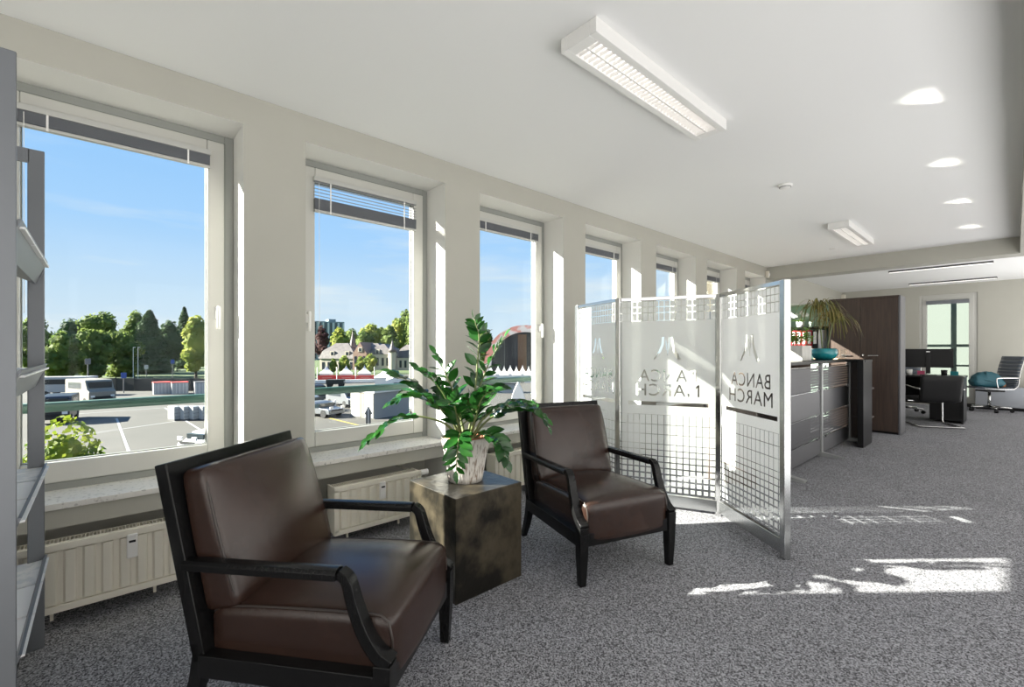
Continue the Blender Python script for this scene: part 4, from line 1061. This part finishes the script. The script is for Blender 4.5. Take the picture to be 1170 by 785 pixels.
def tent(x, y, w, h, label, group=None):
    t = thing('tent', label, 'tent', (x, y, GZ), face(x, y), group); e_ = h*.45
    MB().box(-w/2, w/2, -w/2, w/2, 0, e_).build('walls', M['tent'], t)
    b = MB(); n = 5; ring = None
    for k in range(n+1):
        f = k/n; r = w/2*1.06*(1-f)**1.7+.03; z = e_+(h-e_)*f
        cur = [b.b.verts.new((sx_*r, sy_*r, z)) for sx_, sy_ in ((-1, -1), (1, -1), (1, 1), (-1, 1))]
        if ring:
            for j in range(4): b.b.faces.new((ring[j], ring[(j+1) % 4], cur[(j+1) % 4], cur[j]))
        ring = cur
    b.b.faces.new(ring); b.build('roof', M['tent'], t)
    return t
for i, px_ in enumerate((373, 395.5, 416.5)):
    x, y = at_px(px_, 88); tent(x, y, 2.3, 2.75, 'small pointed white tent behind the red banners, '+('left', 'middle', 'right')[i], 'pointed tents behind the banners')
x, y = at_px(440, 76); tent(x, y, 3.2, 2.7, 'larger white marquee right of the red banners')
x, y = at_px(454, 66)
t = thing('party_tent', 'long white tent hall beside the marquee', 'tent', (x, y, GZ), face(x, y))
MB().prism([(-1.6, 0, 0), (1.6, 0, 0), (1.6, 0, 1.3), (0, 0, 1.9), (-1.6, 0, 1.3)], (0, 4.5, 0)).build('hall', M['tent'], t)
MB().box(-.5, .5, -.03, .02, 0, 1.0).build('entrance', M['grey'], t)
x, y = at_px(410, 79)
t = thing('barrier_row', 'long white site barrier under the red banners', 'barrier', (x, y, GZ), face(x, y))
MB().box(-8, 6, -.2, .2, 0, .62).build('panel', M['tent'], t); MB().box(-8, 6, -.25, .25, 0, .1).build('base', M['grey'], t)

# the mansion
mx_, my_ = at_px(412, 130)
ms = thing('mansion', 'pale mansion with slate mansard roofs, spire and round turret', 'building', (mx_, my_, GZ+.03), face(mx_, my_)-.5); ms.scale = (1.17, 1, 1)
Q = .25
def X(px_): return (px_-412)*Q
def Z(py_): return (400-py_)*Q+1.2-GZ
MB().box(X(368), X(405), 0, 9, 0, Z(410)).box(X(419), X(441), 1, 9, 0, Z(405)).box(X(448), X(466), 1, 9, 0, Z(409)).build('wall', M['stone'], ms)
MB().box(X(405), X(419), -.5, 8, 0, Z(403)).build('brick_wing', M['brick'], ms)
def hip(b, x0, x1, y0, y1, z0, z1, i1, z2, i2):
    ra = [Vector(p) for p in ((x0, y0, z0), (x1, y0, z0), (x1, y1, z0), (x0, y1, z0))]
    rb = [Vector(p) for p in ((x0+i1, y0+i1, z1), (x1-i1, y0+i1, z1), (x1-i1, y1-i1, z1), (x0+i1, y1-i1, z1))]
    rc = [Vector(p) for p in ((x0+i2, y0+i2, z2), (x1-i2, y0+i2, z2), (x1-i2, y1-i2, z2), (x0+i2, y1-i2, z2))]
    V = [[b.b.verts.new(p) for p in r_] for r_ in (ra, rb, rc)]
    for A_, B2 in zip(V, V[1:]):
        for j in range(4): b.b.faces.new((A_[j], A_[(j+1) % 4], B2[(j+1) % 4], B2[j]))
    b.b.faces.new(V[0][::-1]); b.b.faces.new(V[2]); return b
b = MB(); hip(b, X(367), X(406), -.3, 9.3, Z(410), Z(401), .8, Z(392), 3.2); hip(b, X(418.5), X(441.5), .8, 9, Z(405), Z(399), .5, Z(393), 2.6); hip(b, X(447.5), X(467), .8, 9, Z(409), Z(399), .8, Z(394), 2)
hip(b, X(398), X(428), 4, 10, Z(402), Z(397), .5, Z(392), 2)
b.build('roof', M['slate'], ms)
b = MB(); c = X(398)
b.prism([(X(405.5), -.5, Z(403)), (X(418.5), -.5, Z(403)), (X(412), -.5, Z(391))], (0, 8, 0)).build('gable', M['brick'], ms)
MB().lathe([(.95, 0), (.8, 1.4), (.35, 3.4), (0, 5.6)], (X(398), 3, Z(397.5)), 4).build('spire', M['slate'], ms)
MB().lathe([(.95, 0), (.95, Z(402.5))], (X(444.5), .4, 0), 18).build('turret', M['stone'], ms, smooth=False)
MB().lathe([(1.12, 0), (.75, .9), (.35, 2.2), (0, 3.6)], (X(444.5), .4, Z(402.5)), 18).build('turret_roof', M['slate'], ms, smooth=True)
for px_ in (372, 378, 384, 390, 396, 402): MB().box(X(px_)-.34, X(px_)+.34, -.06, .02, Z(424), Z(414)).build('window', M['winb'], ms)
for px_ in (422.5, 428, 433.5, 438.5): MB().box(X(px_)-.3, X(px_)+.3, .94, 1.02, Z(418), Z(409)).build('window', M['winb'], ms)
for px_ in (407.5, 412, 416.5): MB().box(X(px_)-.28, X(px_)+.28, -.56, -.48, Z(416), Z(407)).build('window', M['winb'], ms)
for px_ in (452, 457, 462): MB().box(X(px_)-.28, X(px_)+.28, .94, 1.02, Z(420), Z(412)).build('window', M['winb'], ms)
for px_, py_, yy in ((381.5, 404, .1), (397.5, 404, .1), (428, 402, 1.0), (412.5, 399.5, -.55)):
    dm = MB().box(X(px_)-.55, X(px_)+.55, yy-.1, yy+1.5, Z(py_+2.6), Z(py_-2.6)).build('dormer', M['stone'], ms)
    MB().box(X(px_)-.28, X(px_)+.28, yy-.14, yy-.08, Z(py_+2.0), Z(py_-1.6)).build('pane', M['winb'], dm)
# office block far behind
x, y = at_px(375, 260)
ob = thing('office_block', 'distant grey green office block on the hill', 'building', (x, y, GZ+.03), face(x, y)+.25)
MB().box(-9, 9, 0, 14, 0, 22.0).build('body', M['office'], ob)
for k in range(13): MB().box(-8.6+k*1.4, -8.0+k*1.4, -.15, 0, 1, 21.4).build('window_strip', M['winb'] if k % 2 else M['tent'], ob)
MB().box(1, 5, 3, 10, 22.0, 23.6).build('plant_room', M['office'], ob)
# arched pavilion seen through the third window
px0, py0 = at_px(600, 100)
pv = thing('arched_pavilion', 'salmon and white arched pavilion with a dark glazed front', 'pavilion', (px0, py0, GZ), face(px0, py0))
R0, HC = 9.2, 11.2
arc = [(R0*math.cos(a), HC*math.sin(a)**.8) for a in [PI*k/40 for k in range(41)]]
inner = [(x*.83, z*.865) for x, z in arc]
b = MB()
for k in range(40):
    (xa, za), (xb, zb), (xc, zc), (xd, zd) = arc[k], arc[k+1], inner[k+1], inner[k]
    b.prism([(xa, 0, za), (xb, 0, zb), (xc, 0, zc), (xd, 0, zd)], (0, 9, 0))
b.build('arch_shell', M['tentred'], pv)
MB().prism([(x*1.0, 1.0, z) for x, z in inner], (0, .3, 0)).build('glass_front', M['vandark'], pv)
for x in (-2.9, 1.2, 5.0): MB().box(x+1.3, x+3.2, .6, .95, 0, HC*.82*math.sqrt(max(.1, 1-((x+2.2)/R0)**2))).build('timber_column', M['column'], pv)
for x in (-4.6, -2.2, -1.9): MB().box(x-.05, x+.05, .8, .98, 0, 8).build('mullion', M['grey'], pv)
for i, px_ in enumerate((561, 569, 576, 583, 590, 597, 604)):
    x, y = at_px(px_, 80+(i % 2)*5)
    tent(x, y, 1.5, 2.9, 'tiny pointed white tent before the arched pavilion, '+('leftmost', 'second from the left', 'third from the left', 'middle', 'third from the right', 'second from the right', 'rightmost')[i], 'pointed tents before the pavilion')
x, y = at_px(592, 44)
t = thing('stall', 'white market stall seen through the plant leaves', 'stall', (x, y, GZ), face(x, y))
MB().prism([(-.9, 0, 0), (.9, 0, 0), (.5, 0, 1.5), (0, 0, 2.6), (-.5, 0, 1.5)], (0, 1.8, 0)).build('canopy', M['tent'], t); MB().box(-.5, .5, -.03, .0, 0, 1.0).build('opening', M['grey'], t)
x, y = at_px(565, 60)
t = thing('site_hut', 'low white site hut behind the plant leaves', 'hut', (x, y, GZ), face(x, y))
MB().box(-3, 3, 0, 2, 0, 1.2).build('body', M['vanwhite'], t); MB().box(-3.1, 3.1, -.1, 2.1, 1.2, 1.35).build('roof', M['grey'], t)
